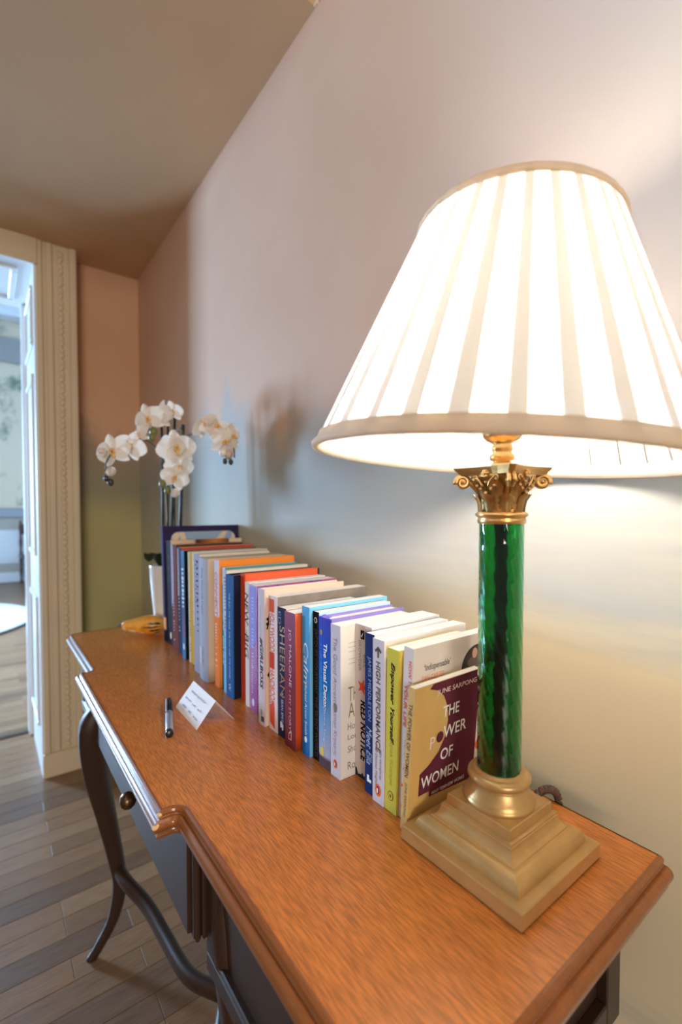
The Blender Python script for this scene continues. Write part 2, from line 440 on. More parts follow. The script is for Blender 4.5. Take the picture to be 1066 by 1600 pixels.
# orientation check: want outward offset
def area2(p): return sum(p[i - 1][0] * p[i][1] - p[i][0] * p[i - 1][1] for i in range(len(p)))
if area2(OUT) < 0: OUT = OUT[::-1]
bm = bmesh.new()
pl_top = [bm.verts.new((x, y, DZ)) for x, y in OUT]; bm.faces.new(pl_top)
pl_bot = [bm.verts.new((x, y, DZ - 0.030)) for x, y in offset(OUT, 0.002)]; bm.faces.new(pl_bot[::-1])
for i in range(len(OUT)):
    j = (i + 1) % len(OUT); bm.faces.new((pl_top[i], pl_bot[i], pl_bot[j], pl_top[j]))
dpart(obj('top_panel', bm, M_TOP))
PROF = [(0.0, 0.0), (0.0008, 0.0008), (0.0032, 0.0010), (0.0054, -0.0004), (0.0062, -0.0030), (0.0054, -0.0056), (0.0064, -0.0070), (0.0098, -0.0066), (0.0128, -0.0085), (0.0146, -0.0120), (0.0146, -0.0160), (0.0128, -0.0190), (0.0100, -0.0202), (0.0086, -0.0216), (0.0090, -0.0236), (0.0104, -0.0252), (0.0098, -0.0286), (0.0060, -0.0302), (0.0, -0.0302)]
bm = bmesh.new(); rings = []
for d, dz in PROF: rings.append([bm.verts.new((x, y, DZ + dz)) for x, y in offset(OUT, d)])
for a, b2 in zip(rings[:-1], rings[1:]):
    for i in range(len(OUT)):
        j = (i + 1) % len(OUT); bm.faces.new((a[i], a[j], b2[j], b2[i]))
mo = obj('edge_moulding', bm, M_MOULD, None, True); mo.data.set_sharp_from_angle(angle=math.radians(34)); dpart(mo)
# worn corner chips
for (cx, cy, cz, r) in ((0.1570, 0.5650, DZ - 0.0028, 0.0034), (0.1502, 0.5580, DZ - 0.0115, 0.0044)):
    bm = bmesh.new(); bmesh.ops.create_icosphere(bm, subdivisions=2, radius=r, matrix=Matrix.Translation((cx, cy, cz)) @ Matrix.Diagonal((1.1, 0.7, 0.75, 1)))
    for v in bm.verts: v.co += Vector((random.uniform(-1, 1), random.uniform(-1, 1), random.uniform(-1, 1))) * 0.0006
    c = obj('bare_chip', bm, M_CHIP, None, True); dpart(c); c['label'] = 'pale bare wood where the corner is chipped'
# carcass
def dbox(name, *a, m=M_DARK, bev=0.0015): return dpart(boxo(name, *a, m, None, bev))
dbox('carcass', 0.222, 0.530, 0.215, 1.511, 0.600, DZ - 0.030)
dr = dbox('drawer', 0.188, 0.226, 0.562, 1.164, 0.634, DZ - 0.031)
def reeded(yc, s):
    bm = bmesh.new()
    box(bm, 0.192, 0.226, min(yc, yc - s * 0.012), max(yc, yc - s * 0.012), 0.634, DZ - 0.031, 0.001)
    for k_ in range(3):
        x = 0.1965 + 0.0085 * k_
        lathe([(0.0025, 0.631), (0.0040, 0.636), (0.0040, DZ - 0.031)], 10, x, yc - s * 0.012, bm=bm)
    return dpart(obj('reeded_pilaster', bm, M_DARK))
reeded(0.5625, 1); reeded(2 * CYD - 0.5625, -1)
knob_bm = lathe([(0.001, 0.0), (0.006, 0.0), (0.0045, 0.006), (0.005, 0.012), (0.0105, 0.016), (0.0135, 0.022), (0.0125, 0.029), (0.008, 0.034), (0.001, 0.0355)], 20)
bmesh.ops.rotate(knob_bm, verts=knob_bm.verts, cent=(0, 0, 0), matrix=Matrix.Rotation(-pi / 2, 3, 'Y'))
knob_me = bpy.data.meshes.new('knob'); bmesh.ops.recalc_face_normals(knob_bm, faces=knob_bm.faces); knob_bm.to_mesh(knob_me); knob_bm.free()
for p in knob_me.polygons: p.use_smooth = True
knob_me.materials.append(mat('aged_bronze', (104, 80, 56), 0.34, metal=0.85, var=0.3, var_scale=60))
for ky in (0.722,):
    kn = share('knob', knob_me, None, (0.1882, ky + .040, 0.713)); kn.parent = dr; kn['label'] = 'small round aged bronze knob'
    kn.matrix_parent_inverse = desk_inv @ Matrix.Identity(4); kn.matrix_parent_inverse = Matrix.Identity(4)
def framed_panel(y0, y1):
    x = 0.206
    bm = bmesh.new(); t = 0.024
    box(bm, x, 0.224, y0, y1, 0.592, 0.592 + t, 0.002); box(bm, x, 0.224, y0, y1, DZ - 0.030 - t, DZ - 0.030, 0.002)
    box(bm, x, 0.224, y0, y0 + t, 0.592 + t, DZ - 0.030 - t, 0.002); box(bm, x, 0.224, y1 - t, y1, 0.592 + t, DZ - 0.030 - t, 0.002)
    f = dpart(obj('panel_frame', bm, M_DARK))
    bm = bmesh.new(); w = 0.006
    a0, a1, b0, b1 = y0 + t, y1 - t, 0.592 + t, DZ - 0.030 - t
    box(bm, x + .001, 0.224, a0, a1, b0, b0 + w, .002); box(bm, x + .001, 0.224, a0, a1, b1 - w, b1, .002)
    box(bm, x + .001, 0.224, a0, a0 + w, b0, b1, .002); box(bm, x + .001, 0.224, a1 - w, a1, b0, b1, .002)
    dpart(obj('panel_bead', bm, M_DARK))
    dpart(boxo('panel', x + 0.009, 0.224, a0, a1, b0, b1, M_DARK))
framed_panel(0.222, 0.548); framed_panel(2 * CYD - 0.548, 2 * CYD - 0.222)
def end_panel(yf, s):
    bm = bmesh.new(); y0, y1 = sorted((yf, yf - s * 0.012))
    for a in ((0.222, 0.252, .62, .77), (0.500, 0.530, .62, .77), (0.252, .5, .62, .65), (.252, .5, .74, .77)):
        box(bm, a[0], a[1], y0, y1, a[2], a[3], .0015)
    dpart(obj('end_frame', bm, M_DARK))
end_panel(0.216, 1); end_panel(2 * CYD - 0.216, -1)
# legs: sawn sabre shape
def leg(front, far):
    s = 1 if far else -1
    def Y(y): return CYD + s * (y - CYD)
    if front and not far: ctr = [(0.236, 1.195, 0.70), (0.236, 1.20, 0.645), (0.240, 1.225, 0.53), (0.250, 1.255, 0.40), (0.262, 1.285, 0.26), (0.262, 1.293, 0.18), (0.250, 1.303, 0.095), (0.222, 1.315, 0.028), (0.206, 1.32, 0.001)]
    elif front: ctr = [(0.208, 1.20, 0.70), (0.188, 1.21, 0.645), (0.197, 1.235, 0.53), (0.222, 1.262, 0.40), (0.248, 1.285, 0.26), (0.256, 1.293, 0.18), (0.241, 1.303, 0.095), (0.208, 1.315, 0.028), (0.190, 1.32, 0.001)]
    else: ctr = [(0.50, 1.20, 0.70), (0.515, 1.21, 0.645), (0.508, 1.235, 0.53), (0.495, 1.262, 0.40), (0.482, 1.285, 0.26), (0.480, 1.293, 0.18), (0.49, 1.303, 0.095), (0.515, 1.315, 0.028), (0.528, 1.32, 0.001)]
    pts = catmull([(x, Y(y), z) for x, y, z in ctr], 5)
    rads = [.024, .031, .029, .0245, .020, .0165, .0155, .0125, .0115, .0115]
    return dpart(obj('leg', tube(pts, rads, 12, None, 0.75, (1, 0, 0), 4.0), M_DARK, None, True))
for fr in (True, False):
    for fa in (True, False): leg(fr, fa)
def stretcher(s):
    pts = [(0.252, 1.290, 0.235), (0.262, 1.235, 0.225), (0.290, 1.16, 0.205), (0.305, 1.06, 0.190), (0.318, 0.95, 0.185), (0.352, 0.885, 0.185), (0.37, 0.863, 0.185), (0.388, 0.841, 0.185), (0.425, 0.77, 0.185), (0.44, 0.66, .19), (0.452, 0.56, .205), (0.478, 0.49, .225), (0.485, 0.436, .235)]
    pts = [(x, CYD + s * (y - CYD), z) for x, y, z in pts]
    return dpart(obj('stretcher', tube(catmull(pts, 4), 0.0165, 12, None, 0.8, (0, 0, 1), 3.5), M_DARK, None, True))
stretcher(1); stretcher(-1)

# ------------------------------------------------------------------ text
def text_mesh(body, shear=0.0, bold=0.0, space=1.0):
    cu = bpy.data.curves.new('txt', 'FONT'); cu.body = body; cu.size = 1.0; cu.shear = shear; cu.offset = bold; cu.space_character = space
    cu.resolution_u = 3
    o = bpy.data.objects.new('txt', cu); COL.objects.link(o)
    dg = bpy.context.evaluated_depsgraph_get()
    me = bpy.data.meshes.new_from_object(o.evaluated_get(dg))
    bpy.data.objects.remove(o); bpy.data.curves.remove(cu)
    return me
def put_text(name, body, parent, org, xdir, ydir, length, height, m, shear=0.0, bold=0.0, lift=0.00025, align='C', space=1.0):
    """lettering of given length (along xdir) and height (along ydir) centred on org"""
    me = text_mesh(body, shear, bold, space)
    xs = [v.co.x for v in me.vertices]; ys = [v.co.y for v in me.vertices]
    x0, x1, y0, y1 = min(xs), max(xs), min(ys), max(ys)
    X, Y = Vector(xdir), Vector(ydir); Z = X.cross(Y)
    for v in me.vertices:
        u = (v.co.x - x0) / (x1 - x0); w = (v.co.y - y0) / (y1 - y0) - 0.5
        u = u - 0.5 if align == 'C' else u
        v.co = Vector(org) + X * (u * length) + Y * (w * height) + Z * lift
    me.name = name; me.materials.append(m)
    return link(bpy.data.objects.new(name, me), parent)
def flat(name, pts, parent, org, xdir, ydir, m, lift=0.0002):
    X, Y = Vector(xdir), Vector(ydir); Z = X.cross(Y)
    bm = bmesh.new(); vs = [bm.verts.new(Vector(org) + X * a + Y * b2 + Z * lift) for a, b2 in pts]; bm.faces.new(vs)
    me = bpy.data.meshes.new(name); bm.to_mesh(me); bm.free(); me.materials.append(m)
    return link(bpy.data.objects.new(name, me), parent)
def ell(rx, ry, n=24, cx=0, cy=0): return [(cx + rx * math.cos(2 * pi * i / n), cy + ry * math.sin(2 * pi * i / n)) for i in range(n)]

# ------------------------------------------------------------------ books
def pages_mat(name, rgb):
    m = mat(name, rgb, 0.85, spec=0.2)
    nt, N, L, b = nodes_of(m)
    tc = N.new('ShaderNodeTexCoord'); mp = N.new('ShaderNodeMapping'); mp.inputs['Scale'].default_value = (4, 2600, 4)
    n = N.new('ShaderNodeTexNoise'); n.inputs['Scale'].default_value = 1; n.inputs['Detail'].default_value = 1
    L.new(tc.outputs['Object'], mp.inputs['Vector']); L.new(mp.outputs[0], n.inputs['Vector'])
    r = N.new('ShaderNodeValToRGB'); c = lin(rgb)
    r.color_ramp.elements[0].color = tuple(x * 0.82 for x in c[:3]) + (1,); r.color_ramp.elements[1].color = c
    r.color_ramp.elements[0].position = 0.35; r.color_ramp.elements[1].position = 0.6
    L.new(n.outputs['Fac'], r.inputs[0]); L.new(r.outputs[0], b.inputs['Base Color'])
    return m
M_PG = pages_mat('pages_white', (247, 243, 235)); M_PGC = pages_mat('pages_cream', (228, 208, 176)); M_PGD = pages_mat('pages_tan', (206, 182, 150))

def grad_mat(name, stops, axis=2, length=0.2, rough=0.4):
    """printed colour running along the spine"""
    m = mat(name, (128, 128, 128), min(0.9, rough + 0.38), spec=0.08); nt, N, L, b = nodes_of(m)
    tc = N.new('ShaderNodeTexCoord'); sp = N.new('ShaderNodeSeparateXYZ'); L.new(tc.outputs['Object'], sp.inputs[0])
    mr = N.new('ShaderNodeMapRange'); mr.inputs['From Max'].default_value = length; L.new(sp.outputs[axis], mr.inputs['Value'])
    r = N.new('ShaderNodeValToRGB'); L.new(mr.outputs[0], r.inputs[0])
    e = r.color_ramp.elements
    while len(e) < len(stops): e.new(0.5)
    for el, (p, c) in zip(e, stops): el.position = p; el.color = lin(c)
    L.new(r.outputs[0], b.inputs['Base Color']); return m

def book(label, xs, yn, th, h, dep, lean=0.0, spine=(200, 200, 200), cover=None, back=None, pages=None, hard=False, rough=0.42, spine_mat=None, cover_mat=None, rnd=0.0):
    a = math.radians(lean)
    dz = th * math.sin(-a) if a < 0 else 0.0
    t = thing('book', label, 'book', (xs, yn, DZ + 0.0003 + dz), (a, 0, 0), 'books standing in a row on the desk')
    sm = spine_mat or cm(spine, rough)
    cmat = cover_mat or cm(cover or spine, rough); bmat = cm(back or cover or spine, rough)
    ct = 0.0024 if hard else 0.0007; ov = 0.003 if hard else 0.0
    # spine: slightly rounded slab
    bm = bmesh.new(); n = 6; pr = []
    for i in range(n + 1):
        u = i / n; pr.append((-rnd * (1 - (2 * u - 1) ** 2), u * th))
    lo = [bm.verts.new((x, y, 0)) for x, y in pr] + [bm.verts.new((ct, th, 0)), bm.verts.new((ct, 0, 0))]
    hi = [bm.verts.new((v.co.x, v.co.y, h)) for v in lo]
    k = len(lo)
    for i in range(k): bm.faces.new((lo[i], lo[(i + 1) % k], hi[(i + 1) % k], hi[i]))
    bm.faces.new(lo[::-1]); bm.faces.new(hi)
    obj('spine', bm, sm, t)
    boxo('cover', ct, dep, 0, ct, 0, h, cmat, t, 0.0002)
    boxo('cover', ct, dep, th - ct, th, 0, h, bmat, t, 0.0002)
    boxo('pages', ct, dep - ov - 0.0006, ct, th - ct, ov, h - ov - 0.0004, pages or M_PG, t)
    t['_'] = 0; del t['_']
    return t
SPX, SPY = (0, 0, -1), (0, -1, 0)       # lettering down the spine
def sp_text(t, body, zc, ln, ht, yc, m, shear=0.0, bold=0.0, rnd=0.0, name='spine_lettering'):
    return put_text(name, body, t, (-rnd - 0.0001, yc, zc), SPX, SPY, ln, ht, m, shear, bold)
def sp_shape(t, pts, zc, yc, m, rnd=0.0, name='emblem', lift=0.0002):
    return flat(name, pts, t, (-rnd - 0.0001, yc, zc), SPX, SPY, m, lift)
def sp_up(t, pts, zc, yc, m, rnd=0.0, name='emblem', lift=0.0002):
    return flat(name, pts, t, (-rnd - 0.0001, yc, zc), (0, -1, 0), (0, 0, 1), m, lift)
def cv_text(t, body, xc, zc, ln, ht, m, shear=0.0, bold=0.0, align='C', name='cover_lettering'):
    return put_text(name, body, t, (xc, -0.0001, zc), (1, 0, 0), (0, 0, 1), ln, ht, m, shear, bold, align=align)
def cv_shape(t, pts, xc, zc, m, name='cover_print', lift=0.0002):
    return flat(name, pts, t, (xc, -0.0001, zc), (1, 0, 0), (0, 0, 1), m, lift)
def penguin(t, zc, yc, r):
    sp_up(t, ell(r, r * 1.45), zc, yc, ORANGE, name='orange_oval')
    sp_up(t, ell(r * .45, r * 0.95, 16), zc, yc, INK, name='bird_mark', lift=.00035)
    sp_up(t, ell(r * .26, r * 0.7, 16, -.1 * r, -.1 * r), zc, yc, WHITEI, name='bird_mark', lift=.0005)
def marks(t, z0, z1, yc, ht, m, step=0.006, rnd=0.0, name='spine_lettering', fill=0.7):
    """lettering too small to read: a row of strokes"""
    bm = bmesh.new(); z = z1
    while z > z0:
        w = step * random.uniform(.35, .8) * fill
        hh = ht * random.uniform(.6, 1.0)
        if random.random() > 0.12:
            vs = [bm.verts.new((-rnd - 0.0004, yc + a * hh / 2, z + b2 * w)) for a, b2 in ((-1, 0), (1, 0), (1, -1), (-1, -1))]
            bm.faces.new(vs)
        z -= step
    me = bpy.data.meshes.new(name); bm.to_mesh(me); bm.free(); me.materials.append(m)
    return link(bpy.data.objects.new(name, me), t)

INK = cm((22, 22, 24)); WHITEI = cm((240, 238, 234)); ORANGE = cm((238, 98, 52)); GREYI = cm((150, 148, 150)); GOLDI = mat('gold_foil', (196, 158, 88), 0.35, metal=0.5)
BROWNI = cm((92, 80, 72)); PINKI = cm((240, 214, 210))

# 1 maroon and gold cover, leaning on the lamp
M_GOLDC = mat('gold_card', (214, 176, 106), 0.42, metal=0.05, var=0.06, var_scale=40)
t = book('gold and maroon paperback leaning towards the lamp base, frontmost of the row', .3665, .3625, .0095, .166, .116, 4.5, cover_mat=M_GOLDC, spine_mat=M_GOLDC, back=(200, 160, 90))
MAR = cm((98, 44, 58), 0.45)
pts = [(0.008, 0.030), (0.017 , 0.030)]
# maroon field: everything right of the gold face profile
gold_edge = [(0.016, 0.036), (0.016, 0.062), (0.031, 0.069), (0.046, 0.080), (0.056, 0.096), (0.0595, 0.114), (0.057, 0.132), (0.049, 0.147), (0.038, 0.156), (0.024, 0.1605), (0.017, 0.1635), (0.016, 0.166)]
field = [(0.034, 0.036), (0.034, 0.029), (0.1155, 0.024), (0.1155, 0.1655), (0.030, 0.1655)] + gold_edge[::-1][2:]
flat('maroon_panel', field, t, (0, -0.0001, 0), (1, 0, 0), (0, 0, 1), MAR, 0.0002)
cv_text(t, 'JUNE SARPONG', .073, .1525, .072, .0078, PINKI, bold=.005)
cv_text(t, 'THE', .064, .127, .029, .0135, WHITEI, bold=.012)
cv_text(t, 'P', .0345, .0945, .0085, .0145, PINKI, bold=.012); cv_text(t, 'WER', .0735, .1015, .042, .0145, WHITEI, bold=.012)
cv_shape(t, ell(.0062, .0066), .0468, .0980, cm((96, 44, 52)), lift=.0003)
cv_text(t, 'OF', .0610, .0745, .022, .0140, WHITEI, bold=.012)
cv_text(t, 'WOMEN', .0520, .0500, .066, .0140, WHITEI, bold=.012)
cv_text(t, 'WHY FEMINISM WORKS', .068, .0315, .060, .0045, WHITEI, bold=.008)
sp_text(t, 'THE POWER OF WOMEN', .105, .085, .0052, .0046, BROWNI, 0.0, .01); sp_text(t, 'JUNE SARPONG', .036, .040, .0042, .0046, BROWNI)

# 2 white paperback with quote
t = book('white paperback with orange quote and round portrait directly behind the maroon cover', .379, .3728, .0150, .204, .136, 2.5, spine=(214, 204, 200), cover=(226, 214, 202))
cv_text(t, '\u2018Indispensable\u2019', .0415, .1775, .046, .0100, BROWNI, bold=.004); cv_text(t, 'DAN CARTER', .0345, .1660, .039, .0065, cm((250, 160, 96)), bold=.006)
cv_shape(t, [(0.030 * math.cos(q * pi / 24), 0.030 * math.sin(q * pi / 24)) for q in range(25)], .116, .160, cm((72, 62, 58)), 'portrait_disc')
cv_shape(t, ell(.014, .008, 20, 0, 0.002), .112, .166, cm((104, 92, 86)), 'portrait_shoulders', .0003)
cv_shape(t, ell(.0052, .0068, 18), .1115, .1795, cm((206, 164, 140)), 'portrait_face', .0004)
cv_shape(t, ell(.007, .007), .128, .055, ORANGE, 'orange_spot')
sp_text(t, 'HOW TO CHANGE', .155, .068, .0046, .0042, ORANGE, .1, .02); sp_text(t, 'YOUR LIFE', .135, .050, .0046, .0100, ORANGE, .1, .02)
sp_text(t, 'Damian Hughes', .072, .046, .0046, .0075, BROWNI); penguin(t, .014, .0075, .0036)
sp_up(t, [(-.004, -.002), (.004, -.002), (.004, .002), (-.004, .002)], .040, .0075, ORANGE)

# 3 yellow
t = book('mustard yellow book with black italic lettering down the spine', .3766, .3892, .0195, .197, .128, 1.2, spine=(204, 190, 74), cover=(226, 200, 92), pages=M_PG)
sp_text(t, 'Empower Yourself', .132, .098, .0085, .0100, INK, .45, .022); sp_text(t, 'XENIA TCHOUMI', .060, .054, .0042, .0100, cm((170, 150, 50)))
sp_up(t, ell(.0046, .0058), .020, .0095, cm((120, 112, 40))); sp_up(t, ell(.0036, .0048), .020, .0095, cm((204, 190, 74)), lift=.00035); sp_up(t, ell(.0016, .0022), .020, .0095, cm((120, 112, 40)), lift=.0005)
boxo('flap', .002, .129, -.0006, 0, .0, .197, cm((228, 202, 96)), t)

# 4 white with arrow
t = book('white paperback with an arrow and dark brown capitals beside the yellow book', .3761, .4098, .0205, .203, .154, 0, spine=(208, 198, 204), cover=(236, 230, 224))
sp_text(t, 'HIGH PERFORMANCE', .120, .112, .0082, .0105, mat('brown_ink', (98, 70, 62), .5), .08, .02)
ar = [(-.006, 0), (-.0005, .0062), (.002, .0045), (-.0008, .0015), (.008, .0015), (.008, -.0015), (-.0008, -.0015), (.002, -.0045), (-.0005, -.0062)]
sp_shape(t, ar, .1885, .0105, BROWNI, name='arrow')
sp_text(t, 'Jake Humphrey', .050, .038, .0046, .0062, BROWNI, .1); sp_text(t, 'Prof Damian Hughes', .047, .052, .0046, .0140, BROWNI, .1)
penguin(t, .0165, .0105, .0052)

# 5 navy
t = book('slim navy book with pale blue capitals between two white paperbacks', .380, .4325, .0175, .205, .140, 0, spine=(34, 46, 96), cover=(230, 226, 222), back=(34, 46, 96))
LB = cm((134, 156, 196)); sp_text(t, 'JAMES MIDDLETON', .135, .082, .0078, .0088, LB, .0, .006); sp_text(t, 'Meet Ella', .062, .048, .0100, .0088, cm((168, 184, 214)), .35, .002)
sp_up(t, [(-.004, -.005), (.004, -.005), (.004, -.001), (.0, -.001), (.0, .004), (-.004, .004)], .020, .0088, WHITEI)

# 6 red star
t = book('off-white book with a red star and heavy black capitals on its thick spine', .3936, .4525, .0335, .208, .131, 0, spine=(220, 208, 204), cover=(238, 232, 226))
star = []
for q in range(10):
    rr = .0115 if q % 2 == 0 else .0048
    star.append((rr * math.sin(q * pi / 5 + .25), rr * math.cos(q * pi / 5 + .25)))
sp_up(t, star, .125, .0185, cm((232, 92, 62)), name='red_star')
sp_text(t, 'RED NOTICE', .066, .082, .0120, .0165, INK, .12, .03); sp_text(t, 'BROWDER', .166, .042, .0055, .0240, GREYI, .0, .008); sp_text(t, 'BILL', .160, .018, .0055, .0140, GREYI, .0, .008)
sp_up(t, [(-.004, -.006), (.004, -.006), (.004, .006), (-.004, .006)], .195, .0185, INK); sp_up(t, [(-.003, -.002), (.002, .004), (-.001, -.004)], .195, .0185, WHITEI, lift=.00035)
blot = [(-.0165, -.0015)]
for q in range(12): blot.append((-.0165 + q * .003, random.uniform(.002, .007) + (.012 if q > 9 else 0) + (.006 if q < 2 else 0)))
blot.append((.0165, -.0015)); sp_up(t, [(a, b2 + .002) for a, b2 in blot], 0, .0168, cm((58, 52, 54)), name='ink_blot')

# 7 white with serif
t = book('thick white paperback with thin grey serif lettering standing proud of its neighbours', .368, .4865, .0215, .207, .133, 0, spine=(204, 196, 204), cover=(232, 226, 218))
GB = cm((150, 142, 146)); sp_text(t, 'The Good Ancestor', .140, .100, .0080, .0110, GB, .12, -.004); sp_text(t, 'Roman Krznaric', .062, .066, .0078, .0110, GB, .12, -.004)
sp_up(t, ell(.0040, .0062), .095, .0110, cm((108, 116, 96)), name='leaf_mark'); penguin(t, .018, .0110, .0042)
OLV = cm((138, 130, 96)); BRG = cm((150, 134, 118))
cv_text(t, 'THE GOOD', .0135, .113, .070, .0200, OLV, bold=-.004, align='L'); cv_text(t, 'ANCESTOR', .0135, .091, .085, .0200, OLV, bold=-.004, align='L')
cv_text(t, 'How to Think', .0125, .069, .060, .0092, BRG, align='L'); cv_text(t, 'Long Term in a', .0125, .0535, .072, .0092, BRG, align='L'); cv_text(t, 'Short-Term World', .0125, .038, .082, .0092, BRG, align='L')
cv_text(t, 'Roman Krznaric', .0125, .0155, .080, .0105, BRG, align='L')
for q, z_ in enumerate((.182, .176, .170, .160, .154)): cv_shape(t, [(0, 0), (.05, 0), (.05, .0012), (0, .0012)], .0135, z_, cm((206, 198, 190)), 'small_print')

# 8 blue gradient with purple covers
gm = grad_mat('blue_spine', [(0, (92, 72, 78)), (.06, (84, 66, 74)), (.085, (170, 172, 194)), (.30, (116, 156, 200)), (.52, (24, 118, 184)), (.78, (34, 84, 190)), (1, (66, 70, 178))], 2, .211)
t = book('blue shaded hardback with creased purple jacket top beside the thick white paperback', .370, .5115, .0275, .211, .141, 0, cover=(142, 130, 200), back=(142, 130, 200), hard=True, spine_mat=gm, rnd=.0012)
sp_text(t, 'The Visual Detox', .130, .092, .0085, .0100, WHITEI, .08, .02, .0012); sp_text(t, 'Marine Tanguy', .058, .060, .0060, .0120, cm((198, 206, 224)), .05, 0, .0012)
marks(t, .09, .175, .0200, .0026, cm((120, 150, 200)), .0024, .0012)
sp_up(t, ell(.0032, .0042), .190, .0200, cm((150, 140, 120)), .0012); sp_up(t, [(-.004, -.006), (.004, -.006), (.004, .005), (.001, .007), (-.001, .004), (-.004, .006)], .022, .0185, cm((226, 200, 90)), .0012)
bm = bmesh.new()
cr = [(-.0012, 0.004, .2113), (.006, .0015, .2150), (.004, .010, .2128), (.010, .014, .2118), (-.0005, .018, .2112), (.006, .022, .2140), (.012, .0265, .2118), (.002, .0265, .2112)]
vs = [bm.verts.new(p) for p in cr]
for f in ((0, 1, 2), (0, 2, 4), (2, 3, 4), (4, 3, 5), (4, 5, 7), (5, 6, 7)): bm.faces.new([vs[i] for i in f])
obj('jacket_crease', bm, cm((126, 114, 206)), t)

# 9 black
t = book('thin black book with engraved-looking capitals between two blue books', .372, .5425, .0150, .215, .139, 0, spine=(20, 18, 20), cover=(196, 224, 240), back=(20, 18, 20))
DG = cm((92, 82, 70)); sp_text(t, 'JACQUES COUSTEAU  THE SILENT WORLD', .098, .185, .0085, .0075, DG, 0, -.012)
sp_up(t, ell(.0036, .0042), .203, .0075, WHITEI); sp_up(t, ell(.0022, .0028), .203, .0075, INK, lift=.00035)

# 10 sky blue
gm = grad_mat('calm_spine', [(0, (34, 104, 178)), (.5, (62, 140, 200)), (1, (92, 166, 214))], 2, .22)
t = book('sky blue book with white handwritten lettering on the spine', .3665, .5592, .0188, .220, .153, 0, cover=(126, 196, 234), back=(96, 160, 210), spine_mat=gm)
sp_text(t, 'Calm', .136, .062, .0120, .0080, WHITEI, .3, -.004); sp_text(t, 'Michael Acton Smith', .070, .078, .0058, .0085, WHITEI, .15, .0)
sp_up(t, ell(.0034, .0046), .024, .0090, WHITEI)

# 11 maroon/orange
gm = grad_mat('jo_spine', [(0, (112, 40, 42)), (.5, (124, 48, 62)), (1, (142, 84, 112))], 2, .207)
gc = grad_mat('jo_cover', [(0, (128, 52, 32)), (.12, (206, 78, 40)), (1, (232, 106, 66))], 2, .207)
t = book('plum paperback with an orange cover and spaced white capitals on its spine', .359, .5858, .0300, .207, .130, 0, spine_mat=gm, cover_mat=gc, back=(140, 70, 90))
sp_text(t, 'JO MALONE', .138, .088, .0085, .0145, cm((222, 196, 200)), .0, -.002, space=1.0) if False else sp_text(t, 'JO MALONE', .138, .088, .0085, .0145, cm((222, 196, 200)), .0, -.002)
sp_text(t, '\u2022 MY STORY', .058, .062, .0062, .0145, cm((206, 160, 160))); sp_up(t, [(-.005, -.007), (.004, -.007), (.004, .007), (.001, .007), (-.004, .002)], .020, .0145, cm((216, 170, 160)))
sp_up(t, [(-.0035, -.0055), (.0025, -.0055), (.0025, .0045), (-.003, .001)], .020, .0145, cm((124, 44, 50)), lift=.00035)

# 12 dark indigo
t = book('dark indigo book with wide gold letters across the spine', .366, .6240, .0258, .207, .146, 0, spine=(44, 40, 66), cover=(232, 226, 216), back=(44, 40, 66))
sp_text(t, 'SHEERAN', .122, .112, .0150, .0110, mat('copper_foil', (196, 140, 96), .35, metal=.4), .0, -.010); sp_text(t, 'ED', .190, .020, .0075, .0190, LB, 0, -.008)
sp_text(t, 'BY SEAN SMITH', .046, .052, .0064, .0115, cm((196, 190, 206))); sp_up(t, [(-.005, -.005), (-.001, -.005), (-.001, .005), (-.005, .005)], .020, .0125, WHITEI); sp_up(t, [(.0, -.006), (.004, -.004), (.004, .004), (.0, .006)], .017, .0125, WHITEI)

# 13 red print on white, grey photo cover
gcov = mat('grey_photo_cover', (128, 118, 110), .4, var=.35, var_scale=18)
t = book('white book with coral red patterned spine and a grey photographic cover', .366, .6515, .0268, .221, .188, 0, spine=(226, 208, 206), cover_mat=gcov, back=(226, 208, 206))
RD = cm((222, 82, 52))
sp_up(t, [(-.008, -.010), (.007, -.010), (.007, .010), (-.008, .010)], .206, .0165, RD, name='red_block'); sp_up(t, [(-.008, -.016), (.007, -.024), (.007, .012), (.003, .020), (-.008, .012)], .028, .0165, RD, name='red_block')
sp_up(t, [(-.008, -.013), (.007, -.013), (.007, .013), (-.008, .013)], .116, .0165, cm((206, 64, 40)), name='red_block')
sp_text(t, 'HOLLYWOOD', .163, .066, .0150, .0165, RD, 0, .006); sp_text(t, 'HANDBOOK', .073, .060, .0150, .0165, RD, 0, .006)

# 14 pale pink
t = book('pale pink hardback with bold black italic lettering on the spine', .361, .685, .0225, .229, .165, 0, spine=(206, 190, 196), cover=(236, 200, 180), back=(236, 206, 190), hard=True, rnd=.001)
sp_text(t, '#GIRLBOSS', .105, .085, .0105, .0095, INK, .2, .012, .001); sp_text(t, 'sophia amoruso', .172, .060, .0040, .0120, GREYI, 0, 0, .001)
cv_text(t, '#', .0100, .176, .014, .026, INK, .1, .03); cv_shape(t, [(-.004, 0), (.004, .013), (.006, .0), (.004, -.012)], .0085, .086, INK, 'black_print')
sp_up(t, ell(.0030, .0050), .022, .0100, GREYI, .001); sp_up(t, [(-.005, -.005), (.005, -.005), (.005, .004), (-.005, .004)], .012, .0060, cm((90, 80, 84)), .001)

